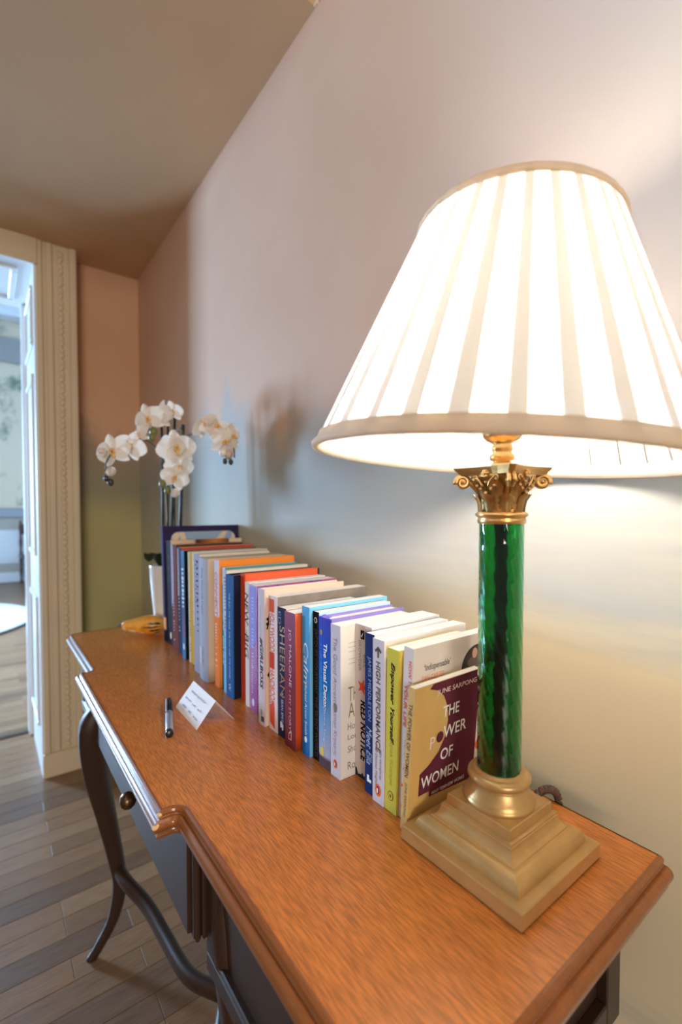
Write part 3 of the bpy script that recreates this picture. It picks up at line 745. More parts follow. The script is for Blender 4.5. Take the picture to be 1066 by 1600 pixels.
# 15 purple patterned
m = mat('chevron_print', (110, 70, 160), .4); nt, N, L, b = nodes_of(m)
tc = N.new('ShaderNodeTexCoord'); mp = N.new('ShaderNodeMapping'); mp.inputs['Rotation'].default_value = (math.radians(38), 0, 0); mp.inputs['Scale'].default_value = (60, 60, 60)
w = N.new('ShaderNodeTexWave'); w.inputs['Scale'].default_value = 1.6; w.inputs['Distortion'].default_value = 6.0; w.inputs['Detail'].default_value = 1; w.bands_direction = 'Z'
r = N.new('ShaderNodeValToRGB'); L.new(tc.outputs['Object'], mp.inputs[0]); L.new(mp.outputs[0], w.inputs['Vector']); L.new(w.outputs['Fac'], r.inputs[0])
e = r.color_ramp.elements; e[0].color = lin((72, 62, 150)); e[1].color = lin((216, 84, 92)); e.new(.45).color = lin((104, 84, 180)); e.new(.6).color = lin((176, 84, 140))
L.new(r.outputs[0], b.inputs['Base Color'])
t = book('violet book with red and blue zigzag print, next to the pale pink one', .374, .737, .030, .227, .173, 0, spine_mat=m, cover_mat=m, back=(120, 100, 190), pages=M_PG)
flat('lilac_strip', [(0, -.0125), (.115, -.0125), (.098, .0125), (0, .0125)], t, (-.0001, .0165, .225), SPX, SPY, cm((150, 150, 216)), .00015)
marks(t, .075, .205, .0170, .0085, cm((196, 196, 236)), .0062); marks(t, .03, .09, .0190, .0045, WHITEI, .0040); sp_up(t, ell(.005, .007), .016, .0165, cm((210, 200, 226)))

# 16 white with black italic
t = book('cream book with large black slanted lettering between the violet and the red spines', .375, .7705, .0155, .229, .169, 0, spine=(218, 204, 196), cover=(232, 224, 212), rnd=.0008)
sp_text(t, 'NEW', .180, .060, .0120, .0085, INK, .2, .0, .0008); sp_text(t, 'BIG', .112, .046, .0125, .0085, INK, .2, -.004, .0008); marks(t, .13, .15, .0085, .003, INK, .004, .0008)

# 17 coral hardback
t = book('coral red hardback showing a bright band above the cream book', .381, .8015, .0165, .240, .166, 0, spine=(206, 74, 48), cover=(238, 108, 72), hard=True)

# 18 navy hardback
t = book('large dark navy hardback with a blue lettered spine standing proud', .366, .8215, .0315, .237, .199, 0, spine=(44, 88, 140), cover=(26, 28, 48), back=(26, 28, 48), hard=True, pages=M_PGC)
sp_text(t, 'THE BOY, THE MOLE, THE FOX AND THE HORSE', .120, .165, .0065, .0150, cm((168, 196, 220)), 0, 0); sp_text(t, 'W', .020, .014, .009, .0150, cm((196, 210, 224)), .1, 0); marks(t, .034, .05, .0150, .009, cm((150, 110, 140)), .003)

# 19 pale blue
gm = grad_mat('pale_blue_spine', [(0, (130, 176, 204)), (.45, (112, 170, 200)), (.62, (190, 196, 206)), (1, (190, 184, 186))], 2, .243)
t = book('pale blue and grey book pressed against the navy hardback', .3685, .8545, .0160, .243, .188, 0, spine_mat=gm, cover=(238, 230, 214), back=(170, 190, 204), pages=M_PGC)
marks(t, .13, .23, .0080, .008, cm((150, 120, 130)), .007); marks(t, .05, .12, .0080, .004, cm((190, 214, 226)), .004)

# 20 teal
gm = grad_mat('teal_spine', [(0, (24, 116, 146)), (.5, (52, 140, 176)), (.62, (120, 176, 212)), (.85, (140, 184, 220)), (.88, (206, 212, 228)), (1, (206, 212, 228))], 2, .246)
t = book('teal and light blue book with white capitals down the spine', .3725, .8725, .0155, .246, .171, 0, spine_mat=gm, cover=(66, 150, 160), back=(60, 140, 170))
sp_text(t, 'WIM HOF', .080, .060, .0085, .0080, cm((206, 226, 234)), .1, .01); marks(t, .12, .20, .0080, .005, cm((196, 216, 232)), .004)

# 21 orange
gm = grad_mat('orange_spine', [(0, (238, 124, 42)), (.55, (236, 120, 44)), (.56, (224, 196, 192)), (1, (206, 196, 204))], 2, .26)
t = book('bright orange book with a pink and white upper spine', .368, .8915, .0235, .260, .177, 0, spine_mat=gm, cover=(246, 146, 60), back=(246, 146, 60), pages=M_PGC)
sp_text(t, 'CONNECT', .190, .090, .0130, .0140, cm((216, 110, 100)), .1, .01); marks(t, .04, .13, .0150, .009, cm((246, 208, 186)), .0062)

# 22 grey, thick
gm = cm((168, 166, 176), .35)
t = book('very thick pale grey hardback with thin grey capitals on the spine', .361, .934, .0475, .260, .184, 0, spine_mat=gm, cover=(214, 196, 172), back=(190, 190, 200), pages=M_PGD, rnd=.003)
sp_text(t, 'THE McCARTNEY', .190, .100, .0085, .0250, cm((128, 132, 150)), 0, -.004, .003); marks(t, .10, .14, .025, .006, cm((160, 168, 186)), .004, .003); marks(t, .03, .075, .020, .005, cm((120, 90, 100)), .004, .003)
sp_up(t, [(-.012, -.018), (-.003, -.018), (-.003, .018), (-.012, .018)], .052, .026, cm((206, 206, 216)), .003)

# 23 white with black marks
t = book('white book with sparse black marks along the spine, left of the thick grey hardback', .365, .990, .036, .264, .172, -.5, spine=(160, 154, 168), cover=(232, 218, 196), back=(200, 196, 206), pages=M_PGC)
marks(t, .09, .25, .012, .010, cm((60, 58, 84)), .014, fill=.5); marks(t, .16, .26, .02, .014, cm((120, 120, 152)), .009); marks(t, .018, .024, .016, .010, LB, .006)

# 24 yellow
gm = cm((200, 152, 44), .4)
t = book('ochre yellow book with cream lettered edge among the far books', .377, 1.052, .042, .263, .190, -1.2, spine_mat=gm, cover=(232, 222, 200), back=(220, 206, 176), pages=M_PGC)
flat('cream_edge', [(0, -.0045), (.263, -.0045), (.263, .0045), (0, .0045)], t, (-.0001, .037, .263), SPX, SPY, cm((214, 200, 178)), .00015)
flat('white_edge', [(0, -.004), (.17, -.004), (.17, .004), (0, .004)], t, (-.0001, .0045, .263), SPX, SPY, cm((236, 226, 206)), .00015)
marks(t, .03, .15, .033, .010, cm((160, 130, 70)), .007)

# 25 blue with white letters
gm = grad_mat('blue_letter_spine', [(0, (70, 120, 160)), (.18, (74, 110, 150)), (.2, (110, 96, 136)), (.5, (76, 80, 120)), (.55, (50, 88, 130)), (1, (84, 122, 160))], 2, .263)
t = book('blue book with chunky white lettering and a black cover at the far end', .374, 1.112, .022, .263, .192, -1.5, spine_mat=gm, cover=(16, 16, 20), back=(40, 60, 90), pages=M_PGC)
marks(t, .12, .22, .011, .017, cm((210, 222, 232)), .010, fill=1.1); sp_up(t, ell(.006, .008), .03, .011, cm((196, 214, 224)))

# 26 thin navy/white
t = book('narrow navy and white book with red top, between the blue and the dark red spines', .380, 1.146, .034, .267, .194, -2, spine=(34, 40, 70), cover=(206, 76, 58), back=(214, 176, 96), pages=M_PGC)
flat('white_strip', [(0, -.006), (.12, -.006), (.12, .006), (0, .006)], t, (-.0001, .026, .265), SPX, SPY, cm((150, 146, 158)), .00015); marks(t, .05, .24, .024, .006, cm((186, 184, 194)), .009)

# 27 red-brown
t = book('dark red book with silvery lettering standing near the far end of the row', .382, 1.190, .045, .271, .183, -2.5, spine=(112, 44, 34), cover=(96, 62, 44), back=(150, 96, 60), pages=M_PGD)
flat('silver_strip', [(0, -.009), (.165, -.009), (.140, .009), (0, .009)], t, (-.0001, .0355, .271), SPX, SPY, cm((168, 156, 176)), .00015); marks(t, .02, .25, .029, .008, cm((196, 176, 186)), .008)

# 28 black
gc = grad_mat('sunset_cover', [(0, (230, 200, 164)), (.30, (206, 178, 146)), (.34, (70, 42, 26)), (.6, (206, 122, 62)), (.78, (120, 66, 34)), (.8, (226, 200, 170)), (1, (226, 200, 170))], 0, .21)
t = book('plain black spine with a brown and cream landscape cover, last but one of the row', .386, 1.246, .036, .279, .205, -3.2, spine=(24, 18, 26), cover_mat=gc, back=(30, 24, 30), pages=M_PGC)
marks(t, .17, .24, .018, .006, cm((120, 110, 120)), .004); sp_up(t, [(-.006, -.008), (.006, -.008), (.006, .008), (-.006, .008)], .024, .016, cm((226, 204, 176)))

# 29 big navy picture book
gm = grad_mat('navy_spine', [(0, (34, 26, 52)), (.10, (34, 26, 52)), (.105, (226, 160, 100)), (.205, (226, 160, 100)), (.21, (40, 32, 62)), (1, (62, 52, 90))], 2, .317)
t = book('tall navy picture book with a framed pale illustration, farthest of the row', .383, 1.298, .016, .317, .226, -4.2, spine_mat=gm, cover=(50, 42, 78), back=(50, 42, 78), hard=True)
def rrect(x0, x1, z0, z1, r):
    p = []
    for cx, cz, a0 in ((x1 - r, z1 - r, 0), (x0 + r, z1 - r, 90), (x0 + r, z0 + r, 180), (x1 - r, z0 + r, 270)):
        for q in range(7): a = math.radians(a0 + q * 15); p.append((cx + r * math.cos(a), cz + r * math.sin(a)))
    return p
cv_shape(t, rrect(.022, .214, .02, .300, .022), 0, 0, cm((150, 172, 196)), 'picture_panel')
cv_shape(t, [(.024, .24), (.05, .296), (.036, .298), (.026, .290)], 0, 0, cm((228, 200, 172)), 'picture_shape', .0003)
cv_shape(t, [(.024, .19), (.085, .200), (.060, .298), (.045, .298), (.060, .240), (.030, .262)], 0, 0, cm((228, 200, 172)), 'picture_shape', .00035)
cv_shape(t, [(.11, .235), (.15, .235), (.19, .299), (.175, .299)], 0, 0, cm((228, 200, 172)), 'picture_shape', .0003)
cv_shape(t, [(.18, .19), (.212, .19), (.212, .285), (.205, .296)], 0, 0, cm((232, 206, 178)), 'picture_shape', .0003)
cv_shape(t, [(.04, .19), (.20, .19), (.205, .262), (.10, .272), (.05, .266)], 0, 0, cm((232, 204, 176)), 'picture_shape', .0004)
cv_shape(t, ell(.010, .0022), .095, .274, cm((110, 72, 50)), 'picture_shape', .0005); cv_shape(t, ell(.008, .0022), .140, .274, cm((96, 80, 72)), 'picture_shape', .0005)

# ------------------------------------------------------------------ lamp
LX, LY = 0.427, 0.2855
M_BRASS = mat('antique_gold_paint', (192, 154, 98), 0.36, metal=0.5, var=0.12, var_scale=30, bump=0.1, bump_scale=300)
M_BRASS2 = mat('polished_gold', (206, 164, 102), 0.28, metal=0.75, var=0.08, var_scale=60)
lamp = thing('table_lamp', 'gilt column table lamp with green glass shaft and pleated cream shade', 'lamp', (LX, LY, DZ))
obj('felt_pad', sqlathe([(.0705, 0.0002), (.0705, .0012)]), mat('dark_felt', (52, 36, 26), .95), lamp)
pl = [(.0718, .0012), (.0722, .0022), (.0722, .0160), (.0712, .0170), (.0622, .0172)]
obj('base_plate', sqlathe(pl), M_BRASS, lamp)
ov = [(.0618, .0172)] + [(.0500 + .0118 * math.cos(a), .0190 + .0118 * math.sin(a)) for a in [i * pi / 2 / 7 for i in range(8)]] + [(.0490, .0310)]
obj('base_ovolo', sqlathe(ov), M_BRASS, lamp)
cy = [(.0500, .0308), (.0498, .0318)] + [(.0425 + .0070 * (1 - math.sin(a)), .0320 + .0110 * (1 - math.cos(a))) for a in [i * pi / 2 / 7 for i in range(8)]] + [(.0418, .0435), (.0418, .0455), (.0385, .0462)]
obj('base_cavetto', sqlathe(cy), M_BRASS, lamp)
obj('base_block', sqlathe([(.0378, .0460), (.0382, .0466), (.0376, .0555), (.0368, .0562)]), M_BRASS, lamp)
rb = [(.0355, .0560), (.0362, .0566), (.0362, .0600), (.0352, .0608), (.0350, .0625), (.0335, .0650), (.0312, .0690), (.0296, .0730), (.0286, .0755), (.0290, .0768)]
rb += [(.0270 + .0052 * math.cos(a), .0815 + .0052 * math.sin(a)) for a in [(-70 + i * 20) * pi / 180 for i in range(9)]] + [(.0262, .0868), (.0250, .0872), (.0248, .0890), (.0232, .0895)]
obj('round_foot', lathe(rb, 56), M_BRASS, lamp, True)
# green glass: twisted ribbed tube around a dark rod
M_GLASS = bpy.data.materials.new('green_glass'); M_GLASS.use_nodes = True
nt, N, L, b = nodes_of(M_GLASS)
b.inputs['Base Color'].default_value = (0.006, 0.41, 0.13, 1); b.inputs['Roughness'].default_value = 0.03
b.inputs['Transmission Weight'].default_value = 1.0; b.inputs['IOR'].default_value = 1.48; b.inputs['Coat Weight'].default_value = 0.5
bm = bmesh.new(); n = 96; rows = 40; rings = []
for j in range(rows + 1):
    z = .0885 + (.3475 - .0885) * j / rows; ring = []
    for i in range(n):
        a = 2 * pi * i / n; tw = a + z * 16
        r = .0222 + .00042 * math.cos(tw * 16)
        ring.append(bm.verts.new((r * math.cos(a), r * math.sin(a), z)))
    rings.append(ring)
for a_, b_ in zip(rings[:-1], rings[1:]):
    for i in range(n): bm.faces.new((a_[i], a_[(i + 1) % n], b_[(i + 1) % n], b_[i]))
inner = []
for j in (0, rows):
    z = .0885 + (.3475 - .0885) * j / rows
    inner.append([bm.verts.new((.0196 * math.cos(2 * pi * i / n), .0196 * math.sin(2 * pi * i / n), z)) for i in range(n)])
for i in range(n):
    k = (i + 1) % n
    bm.faces.new((inner[0][k], inner[0][i], inner[1][i], inner[1][k])); bm.faces.new((rings[0][i], inner[0][i], inner[0][k], rings[0][k])); bm.faces.new((rings[-1][k], inner[1][k], inner[1][i], rings[-1][i]))
gs = obj('glass_shaft', bm, M_GLASS, lamp, True); gs.data.set_sharp_from_angle(angle=math.radians(40))
obj('rod', lathe([(.0065, .088), (.0065, .348)], 16), mat('black_rod', (16, 16, 16), .5), lamp, True)
# capital
CB = .347
obj('astragal', lathe([(.0225, CB - .0005), (.0240, CB), (.0243, CB + .0040), (.0232, CB + .0052), (.0245, CB + .0064), (.0262, CB + .0082), (.0262, CB + .0096), (.0246, CB + .0112), (.0220, CB + .0120)], 48), M_BRASS2, lamp, True)
obj('bell', lathe([(.0200, CB + .0112), (.0198, CB + .018), (.0205, CB + .028), (.0222, CB + .038), (.0252, CB + .046), (.0285, CB + .0500)], 40), M_BRASS2, lamp, True)
def leaf_mesh(hh, wd, curl):
    bm = bmesh.new(); nz, nx = 8, 6; g = []
    for j in range(nz + 1):
        t = j / nz; w = wd * (0.75 + .5 * math.sin(t * pi * .9)) * (1 if t < .8 else (1.05 - t) / .25 * 1.0)
        # rises then curls out and over
        zz = hh * (t if t < .72 else .72 + .28 * math.sin((t - .72) / .28 * pi * .62) * .9)
        out = .0006 + .0030 * t + curl * max(0, (t - .55) / .45) ** 1.6
        row = []
        for i in range(nx + 1):
            s = i / nx * 2 - 1; ser = 1 + .16 * math.cos(j * pi)
            row.append(bm.verts.new((out + .0016 * (1 - abs(s)) ** .7 - .0010 * abs(s) + (.0007 if i % 2 else 0), s * w * ser * .5, zz)))
        g.append(row)
    for j in range(nz):
        for i in range(nx): bm.faces.new((g[j][i], g[j][i + 1], g[j + 1][i + 1], g[j + 1][i]))
    r_ = bmesh.ops.solidify(bm, geom=bm.faces[:], thickness=.0007)
    bmesh.ops.recalc_face_normals(bm, faces=bm.faces)
    me = bpy.data.meshes.new('acanthus_leaf'); bm.to_mesh(me); bm.free()
    for p in me.polygons: p.use_smooth = True
    me.materials.append(M_BRASS2); return me
lf1, lf2 = leaf_mesh(.0205, .0118, .0072), leaf_mesh(.0345, .0130, .0105)
def ringleaf(me, k, off, r, z):
    for i in range(k):
        a = 2 * pi * (i + off) / k
        share('acanthus_leaf', me, lamp, (r * math.cos(a), r * math.sin(a), z), (0, 0, a))
ringleaf(lf2, 8, 0.5, .0198, CB + .0105); ringleaf(lf1, 8, 0.0, .0205, CB + .0105)
# abacus with concave sides and cut corners
def abacus(s, z0, z1, dip):
    P = []
    for q in range(4):
        a = q * pi / 2 + pi / 4
        c = Vector((math.cos(a), math.sin(a))) * s * 1.414; nx_ = Vector((math.cos(a + pi / 2), math.sin(a + pi / 2))) * s * 1.414
        tng = Vector((-math.sin(a), math.cos(a))) * .0030
        p0, p1 = c + tng, nx_ - Vector((-math.sin(a + pi / 2), math.cos(a + pi / 2))) * .0030
        mid = -(c + nx_).normalized() * dip
        for k in range(9):
            u = k / 8; P.append(p0.lerp(p1, u) + mid * (1 - (2 * u - 1) ** 2))
    bm = bmesh.new(); lo = [bm.verts.new((p.x, p.y, z0)) for p in P]; hi = [bm.verts.new((p.x * 1.06, p.y * 1.06, z1)) for p in P]
    for i in range(len(P)):
        j = (i + 1) % len(P); bm.faces.new((lo[i], lo[j], hi[j], hi[i]))
    bm.faces.new(lo[::-1]); bm.faces.new(hi); return bm
obj('abacus', abacus(.0305, CB + .0495, CB + .0535, .0060), M_BRASS2, lamp)
obj('abacus_moulding', abacus(.0330, CB + .0535, CB + .0572, .0060), M_BRASS2, lamp)
# volutes at the corners
bm = bmesh.new(); sp = []
for k in range(34):
    u = k / 33; a = -pi * .1 + u * pi * 3.6; r = .0068 * (1 - u * .82)
    sp.append((r * math.cos(a), 0, r * math.sin(a)))
stem = [(-.0200, 0, -.0150), (-.0130, 0, -.0060), (-.0040, 0, .0040), (.002, 0, .0065)]
tube(catmull(stem, 4), [.0012, .0016, .0020, .0022], 8, bm, 1.6, (0, 1, 0)); tube([Vector(p) for p in sp], [.0022, .0020, .0016, .0014], 8, bm, 1.5, (0, 1, 0))
sphere(bm, (0, 0, 0), .0022, 1, 1.3, 1, 10, 8)
vol = bpy.data.meshes.new('volute'); bm.to_mesh(vol); bm.free()
for p in vol.polygons: p.use_smooth = True
vol.materials.append(M_BRASS2)
for q in range(4):
    a = q * pi / 2 + pi / 4
    for d in (-1, 1):
        share('volute', vol, lamp, (.0400 * math.cos(a) - d * .0016 * math.sin(a), .0400 * math.sin(a) + d * .0016 * math.cos(a), CB + .0425), (0, 0, a + d * .12))
# fleurons and small scrolls on each face
bm = bmesh.new()
for i in range(6):
    a = i * pi / 3; sphere(bm, (0, .0027 * math.cos(a), .0027 * math.sin(a)), .0021, 1, 1, 1, 8, 6)
sphere(bm, (.0012, 0, 0), .0020, 1, 1, 1, 8, 6)
for s in (-1, 1):
    sc_ = [(0, s * (.0125 - .0036 * (1 - u) * math.cos(u * 8) * 1.0), -.0050 + .0036 * (1 - u) * math.sin(u * 8)) for u in [i / 16 for i in range(17)]]
    tube([Vector(p) for p in sc_], .0010, 6, bm)
    tube(catmull([(0, s * .003, -.013), (.001, s * .006, -.008), (.001, s * .0105, -.0035)], 4), .0011, 6, bm)
for (yy, zz) in ((-.006, -.0155), (.006, -.0155), (0, -.0195), (-.0105, -.012), (.0105, -.012), (0, -.0085)):
    sphere(bm, (-.001, yy, zz), .0017, 1, 1, 1, 8, 6)
fl = bpy.data.meshes.new('fleuron'); bm.to_mesh(fl); bm.free()
for p in fl.polygons: p.use_smooth = True
fl.materials.append(M_BRASS2)
for q in range(4):
    a = q * pi / 2; share('fleuron', fl, lamp, (.0282 * math.cos(a), .0282 * math.sin(a), CB + .0505), (0, 0, a))
# neck + socket + bulb
zt = CB + .0572
obj('neck', lathe([(.0115, zt - .001), (.0112, zt + .004), (.0085, zt + .006), (.0080, zt + .0075), (.0118, zt + .0085), (.0125, zt + .0130), (.0095, zt + .0150), (.0092, zt + .0175), (.0102, zt + .0185), (.0100, zt + .0230), (.0088, zt + .0250), (.0160, zt + .0290), (.0195, zt + .0330), (.0200, zt + .0375), (.0185, zt + .0420), (.0170, zt + .0560), (.0150, zt + .0580)], 36), M_BRASS2, lamp, True)
M_BULB = bpy.data.materials.new('bulb_glow'); M_BULB.use_nodes = True
M_BULB.node_tree.nodes['Principled BSDF'].inputs['Emission Color'].default_value = (1.0, 0.91, 0.80, 1)
M_BULB.node_tree.nodes['Principled BSDF'].inputs['Emission Strength'].default_value = BULB
bz = zt + .057
obj('bulb', lathe([(.012, bz), (.013, bz + .012), (.020, bz + .028), (.028, bz + .045), (.030, bz + .060), (.026, bz + .075), (.015, bz + .087), (.003, bz + .090)], 28), M_BULB, lamp, True)
# shade: knife pleats folded over each other, tilted a little on its holder
shade_rot = Vector((0.047, -0.067, 1.0)).normalized()
rotm = Vector((0, 0, 1)).rotation_difference(shade_rot)
M_SHADE = bpy.data.materials.new('pleated_fabric'); M_SHADE.use_nodes = True
nt = M_SHADE.node_tree; nt.nodes.clear()
out = nt.nodes.new('ShaderNodeOutputMaterial'); tr = nt.nodes.new('ShaderNodeBsdfTranslucent'); df = nt.nodes.new('ShaderNodeBsdfDiffuse'); mx = nt.nodes.new('ShaderNodeMixShader')
tr.inputs[0].default_value = (0.97, 0.95, 0.92, 1); df.inputs[0].default_value = (0.94, 0.92, 0.88, 1); mx.inputs[0].default_value = 0.66
nt.links.new(df.outputs[0], mx.inputs[1]); nt.links.new(tr.outputs[0], mx.inputs[2]); nt.links.new(mx.outputs[0], out.inputs[0])
M_BAND = bpy.data.materials.new('shade_band'); M_BAND.use_nodes = True
nt = M_BAND.node_tree; nt.nodes.clear()
out = nt.nodes.new('ShaderNodeOutputMaterial'); tr = nt.nodes.new('ShaderNodeBsdfTranslucent'); df = nt.nodes.new('ShaderNodeBsdfDiffuse'); mx = nt.nodes.new('ShaderNodeMixShader')
tr.inputs[0].default_value = (0.90, 0.76, 0.58, 1); df.inputs[0].default_value = (0.80, 0.70, 0.58, 1); mx.inputs[0].default_value = 0.40
nt.links.new(df.outputs[0], mx.inputs[1]); nt.links.new(tr.outputs[0], mx.inputs[2]); nt.links.new(mx.outputs[0], out.inputs[0])
RB, RT, SH = 0.1855, 0.0925, 0.231
shade_o = (0.416 - LX, 0.287 - LY, 1.2105 - DZ)
NP = 31; path = []
rr_ = random.Random(3)
for i in range(NP):
    a0 = 2 * pi * i / NP; st = 2 * pi / NP; ov_ = .34 + .10 * rr_.uniform(-1, 1)
    # front face of the pleat, tuck back under, then forward again on the lowest layer
    path += [(a0, 0.0), (a0 + st * .5, .0004), (a0 + st * 1.0, 0.0010), (a0 + st * (1.0 - ov_ * .5), -.0014), (a0 + st * (1 - ov_), -.0022), (a0 + st * (1 - ov_ * .4), -.0030)]
bm = bmesh.new(); rows = 10; rings = []
for j in range(rows + 1):
    u = j / rows; R_ = RB + (RT - RB) * u; z = SH * u
    rings.append([bm.verts.new(((R_ + d * (1 - .45 * u)) * math.cos(a), (R_ + d * (1 - .45 * u)) * math.sin(a), z)) for a, d in path])
n = len(path)
for a_, b_ in zip(rings[:-1], rings[1:]):
    for i in range(n): bm.faces.new((a_[i], a_[(i + 1) % n], b_[(i + 1) % n], b_[i]))
sh = obj('shade', bm, M_SHADE, lamp); sh.location = shade_o; sh.rotation_mode = 'QUATERNION'; sh.rotation_quaternion = rotm; sh['label'] = 'pleated cream fabric lamp shade'
def band(name, r0, z0, r1, z1, thick):
    pr = [(r0 + thick, z0 - .0005), (r0 + thick * 1.35, (z0 * .7 + z1 * .3)), (r1 + thick * 1.35, (z0 * .3 + z1 * .7)), (r1 + thick, z1 + .0005), (r1 - thick * 1.1, z1 + .0005), (r0 - thick * 1.4, z0 - .0005)]
    bm = bmesh.new(); n = 96; rings = []
    for k, (r, z) in enumerate(pr):
        rings.append([bm.verts.new(((r + .0003 * math.sin(i * 2.1 + k)) * math.cos(2 * pi * i / n), (r + .0003 * math.sin(i * 2.1 + k)) * math.sin(2 * pi * i / n), z)) for i in range(n)])
    for q in range(len(pr)):
        A, B = rings[q], rings[(q + 1) % len(pr)]
        for i in range(n): bm.faces.new((A[i], A[(i + 1) % n], B[(i + 1) % n], B[i]))
    o = obj(name, bm, M_BAND, sh, True); return o
sl = (RT - RB) / SH
band('bottom_band', RB, 0.0, RB + sl * .0135, .0135, .0024)
band('top_band', RT - sl * .0075, SH - .0075, RT, SH, .0022)
# wire carrier inside the shade
bm = bmesh.new()
for q in range(3):
    a = q * 2 * pi / 3; tube([(0.012 * math.cos(a), .012 * math.sin(a), SH - .055), (.05 * math.cos(a), .05 * math.sin(a), SH - .045), ((RT - .003) * math.cos(a), (RT - .003) * math.sin(a), SH - .006)], .0012, 6, bm)
lathe([(.0125, SH - .058), (.0145, SH - .058), (.0145, SH - .053), (.0125, SH - .053)], 24, bm=bm, cap=False)
obj('carrier', bm, M_BRASS2, sh)
# twisted flex over the back edge of the desk
M_CORD = mat('brown_braid', (82, 58, 44), .8)
ctr = catmull([(0.4985, .301, .8050), (0.514, .300, .8085), (0.529, .297, .8175), (0.540, .2925, .8195), (0.553, .290, .8120), (0.5595, .289, .795), (0.561, .290, .74), (0.562, .30, .60), (0.563, .32, .3), (.566, .34, .02)], 14)
for ph in (0, pi):
    pts = []
    for i, p in enumerate(ctr):
        t_ = (ctr[min(i + 1, len(ctr) - 1)] - ctr[max(0, i - 1)]).normalized(); s = t_.cross(Vector((0, 1, .01))).normalized(); w_ = s.cross(t_)
        a = i * .75 + ph; pts.append(p + (s * math.cos(a) + w_ * math.sin(a)) * .0026)
    c = obj('cord', tube(pts, .0026, 7), M_CORD, None, True); c.parent = lamp; c.matrix_parent_inverse = Matrix.Translation((-LX, -LY, -DZ)); c['label'] = 'twisted brown braided flex'

# ------------------------------------------------------------------ place card, pen
M_CARD = mat('card_stock', (236, 230, 228), .7)
card = thing('place_card', 'folded white tent card with faint blue handwriting on the desk', 'card', (0.300, 0.80, DZ + .0003))
def quad_slab(name, p, th, parent):
    P = [Vector(q) for q in p]; nn = (P[1] - P[0]).cross(P[3] - P[0]).normalized() * th
    bm = bmesh.new(); a = [bm.verts.new(q) for q in P]; b2 = [bm.verts.new(q - nn) for q in P]
    bm.faces.new(a); bm.faces.new(b2[::-1])
    for i in range(4): bm.faces.new((a[i], b2[i], b2[(i + 1) % 4], a[(i + 1) % 4]))
    return obj(name, bm, M_CARD, parent)
A0, A1, R0, R1, B0, B1 = (-.0320, .056, .0), (-.0335, -.056, .0), (.0, .050, .0430), (.0, -.056, .0400), (.0335, .056, .0), (.033, -.055, .0)
quad_slab('front_leaf', [A0, A1, R1, R0], .0005, card); quad_slab('back_leaf', [R0, R1, B1, B0], .0005, card)
BLUE = cm((128, 138, 186)); xd = (Vector(A1) - Vector(A0)).normalized(); yd = (Vector(R1) - Vector(A1)).normalized(); yd = (yd - xd * yd.dot(xd)).normalized()
rs = random.Random(5)
for k_, (f, l0, l1) in enumerate(((.72, .16, .78), (.46, .10, .36), (.44, .44, .58), (.44, .68, .82), (.22, .16, .34), (.22, .46, .58), (.20, .68, .86))):
    base = Vector(A0).lerp(Vector(R0), f); pts = []
    m_ = int((l1 - l0) * 60)
    for i in range(m_ + 1):
        s = l0 + (l1 - l0) * i / m_
        pts.append(base + xd * (s * .112) + yd * (.0022 * math.sin(i * 1.9 + k_) * rs.uniform(.3, 1)) + xd.cross(yd) * .0006)
    obj('handwriting', tube(pts, .00035, 4), BLUE, card)
pen_a, pen_b = Vector((.2225, .742, DZ + .0064)), Vector((.2650, .885, DZ + .0064))
pen = thing('pen', 'black and steel ballpoint pen with clip lying on the desk', 'pen', pen_a, (0, 0, 0))
d = (pen_b - pen_a); ang = math.atan2(d.y, d.x); pen.rotation_euler = (0, 0, ang); PL = d.length
def xlathe(prof, n=20):
    bm = lathe(prof, n); bmesh.ops.rotate(bm, verts=bm.verts, cent=(0, 0, 0), matrix=Matrix.Rotation(pi / 2, 3, 'Y')); return bm
M_PB = mat('pen_black', (24, 26, 34), .25); M_PS = mat('pen_steel', (176, 182, 196), .32, metal=.7)
obj('cap_end', xlathe([(.0045, 0), (.0058, .0008), (.0060, .006), (.0060, .010)]), M_PB, pen, True)
obj('barrel', xlathe([(.0060, .010), (.0062, .012), (.0062, PL * .55), (.0060, PL * .552)]), M_PS, pen, True)
obj('grip', xlathe([(.0060, PL * .552), (.0058, PL * .9), (.0046, PL * .97), (.003, PL)]), M_PB, pen, True)
boxo('clip', PL * .50, PL * .90, .0030, .0058, .0040, .0075, M_PS, pen, .0008)

# ------------------------------------------------------------------ gourd
M_G = mat('gourd_skin', (222, 140, 34), .3); nt, N, L, b = nodes_of(M_G)
tc = N.new('ShaderNodeTexCoord'); sp_ = N.new('ShaderNodeSeparateXYZ'); L.new(tc.outputs['Object'], sp_.inputs[0])
nz_ = N.new('ShaderNodeTexNoise'); nz_.inputs['Scale'].default_value = 26; nz_.inputs['Detail'].default_value = 3; L.new(tc.outputs['Object'], nz_.inputs['Vector'])
ra = N.new('ShaderNodeValToRGB'); ra.color_ramp.elements[0].position = .4; ra.color_ramp.elements[1].position = .62
ra.color_ramp.elements[0].color = lin((214, 128, 26)); ra.color_ramp.elements[1].color = lin((240, 176, 74)); L.new(nz_.outputs['Fac'], ra.inputs[0]); L.new(ra.outputs[0], b.inputs['Base Color'])
gd = thing('gourd', 'small orange and yellow gourd with dark green streaks lying at the desk end', 'gourd', (0.302, 1.440, DZ + .0291), (0, 0, math.radians(-28)))
bm = bmesh.new(); prof = [(.006, 0), (.012, .003), (.0155, .012), (.0175, .024), (.021, .040), (.0255, .058), (.028, .076), (.0275, .090), (.023, .104), (.014, .113), (.004, .116)]; n = 40; rings = []
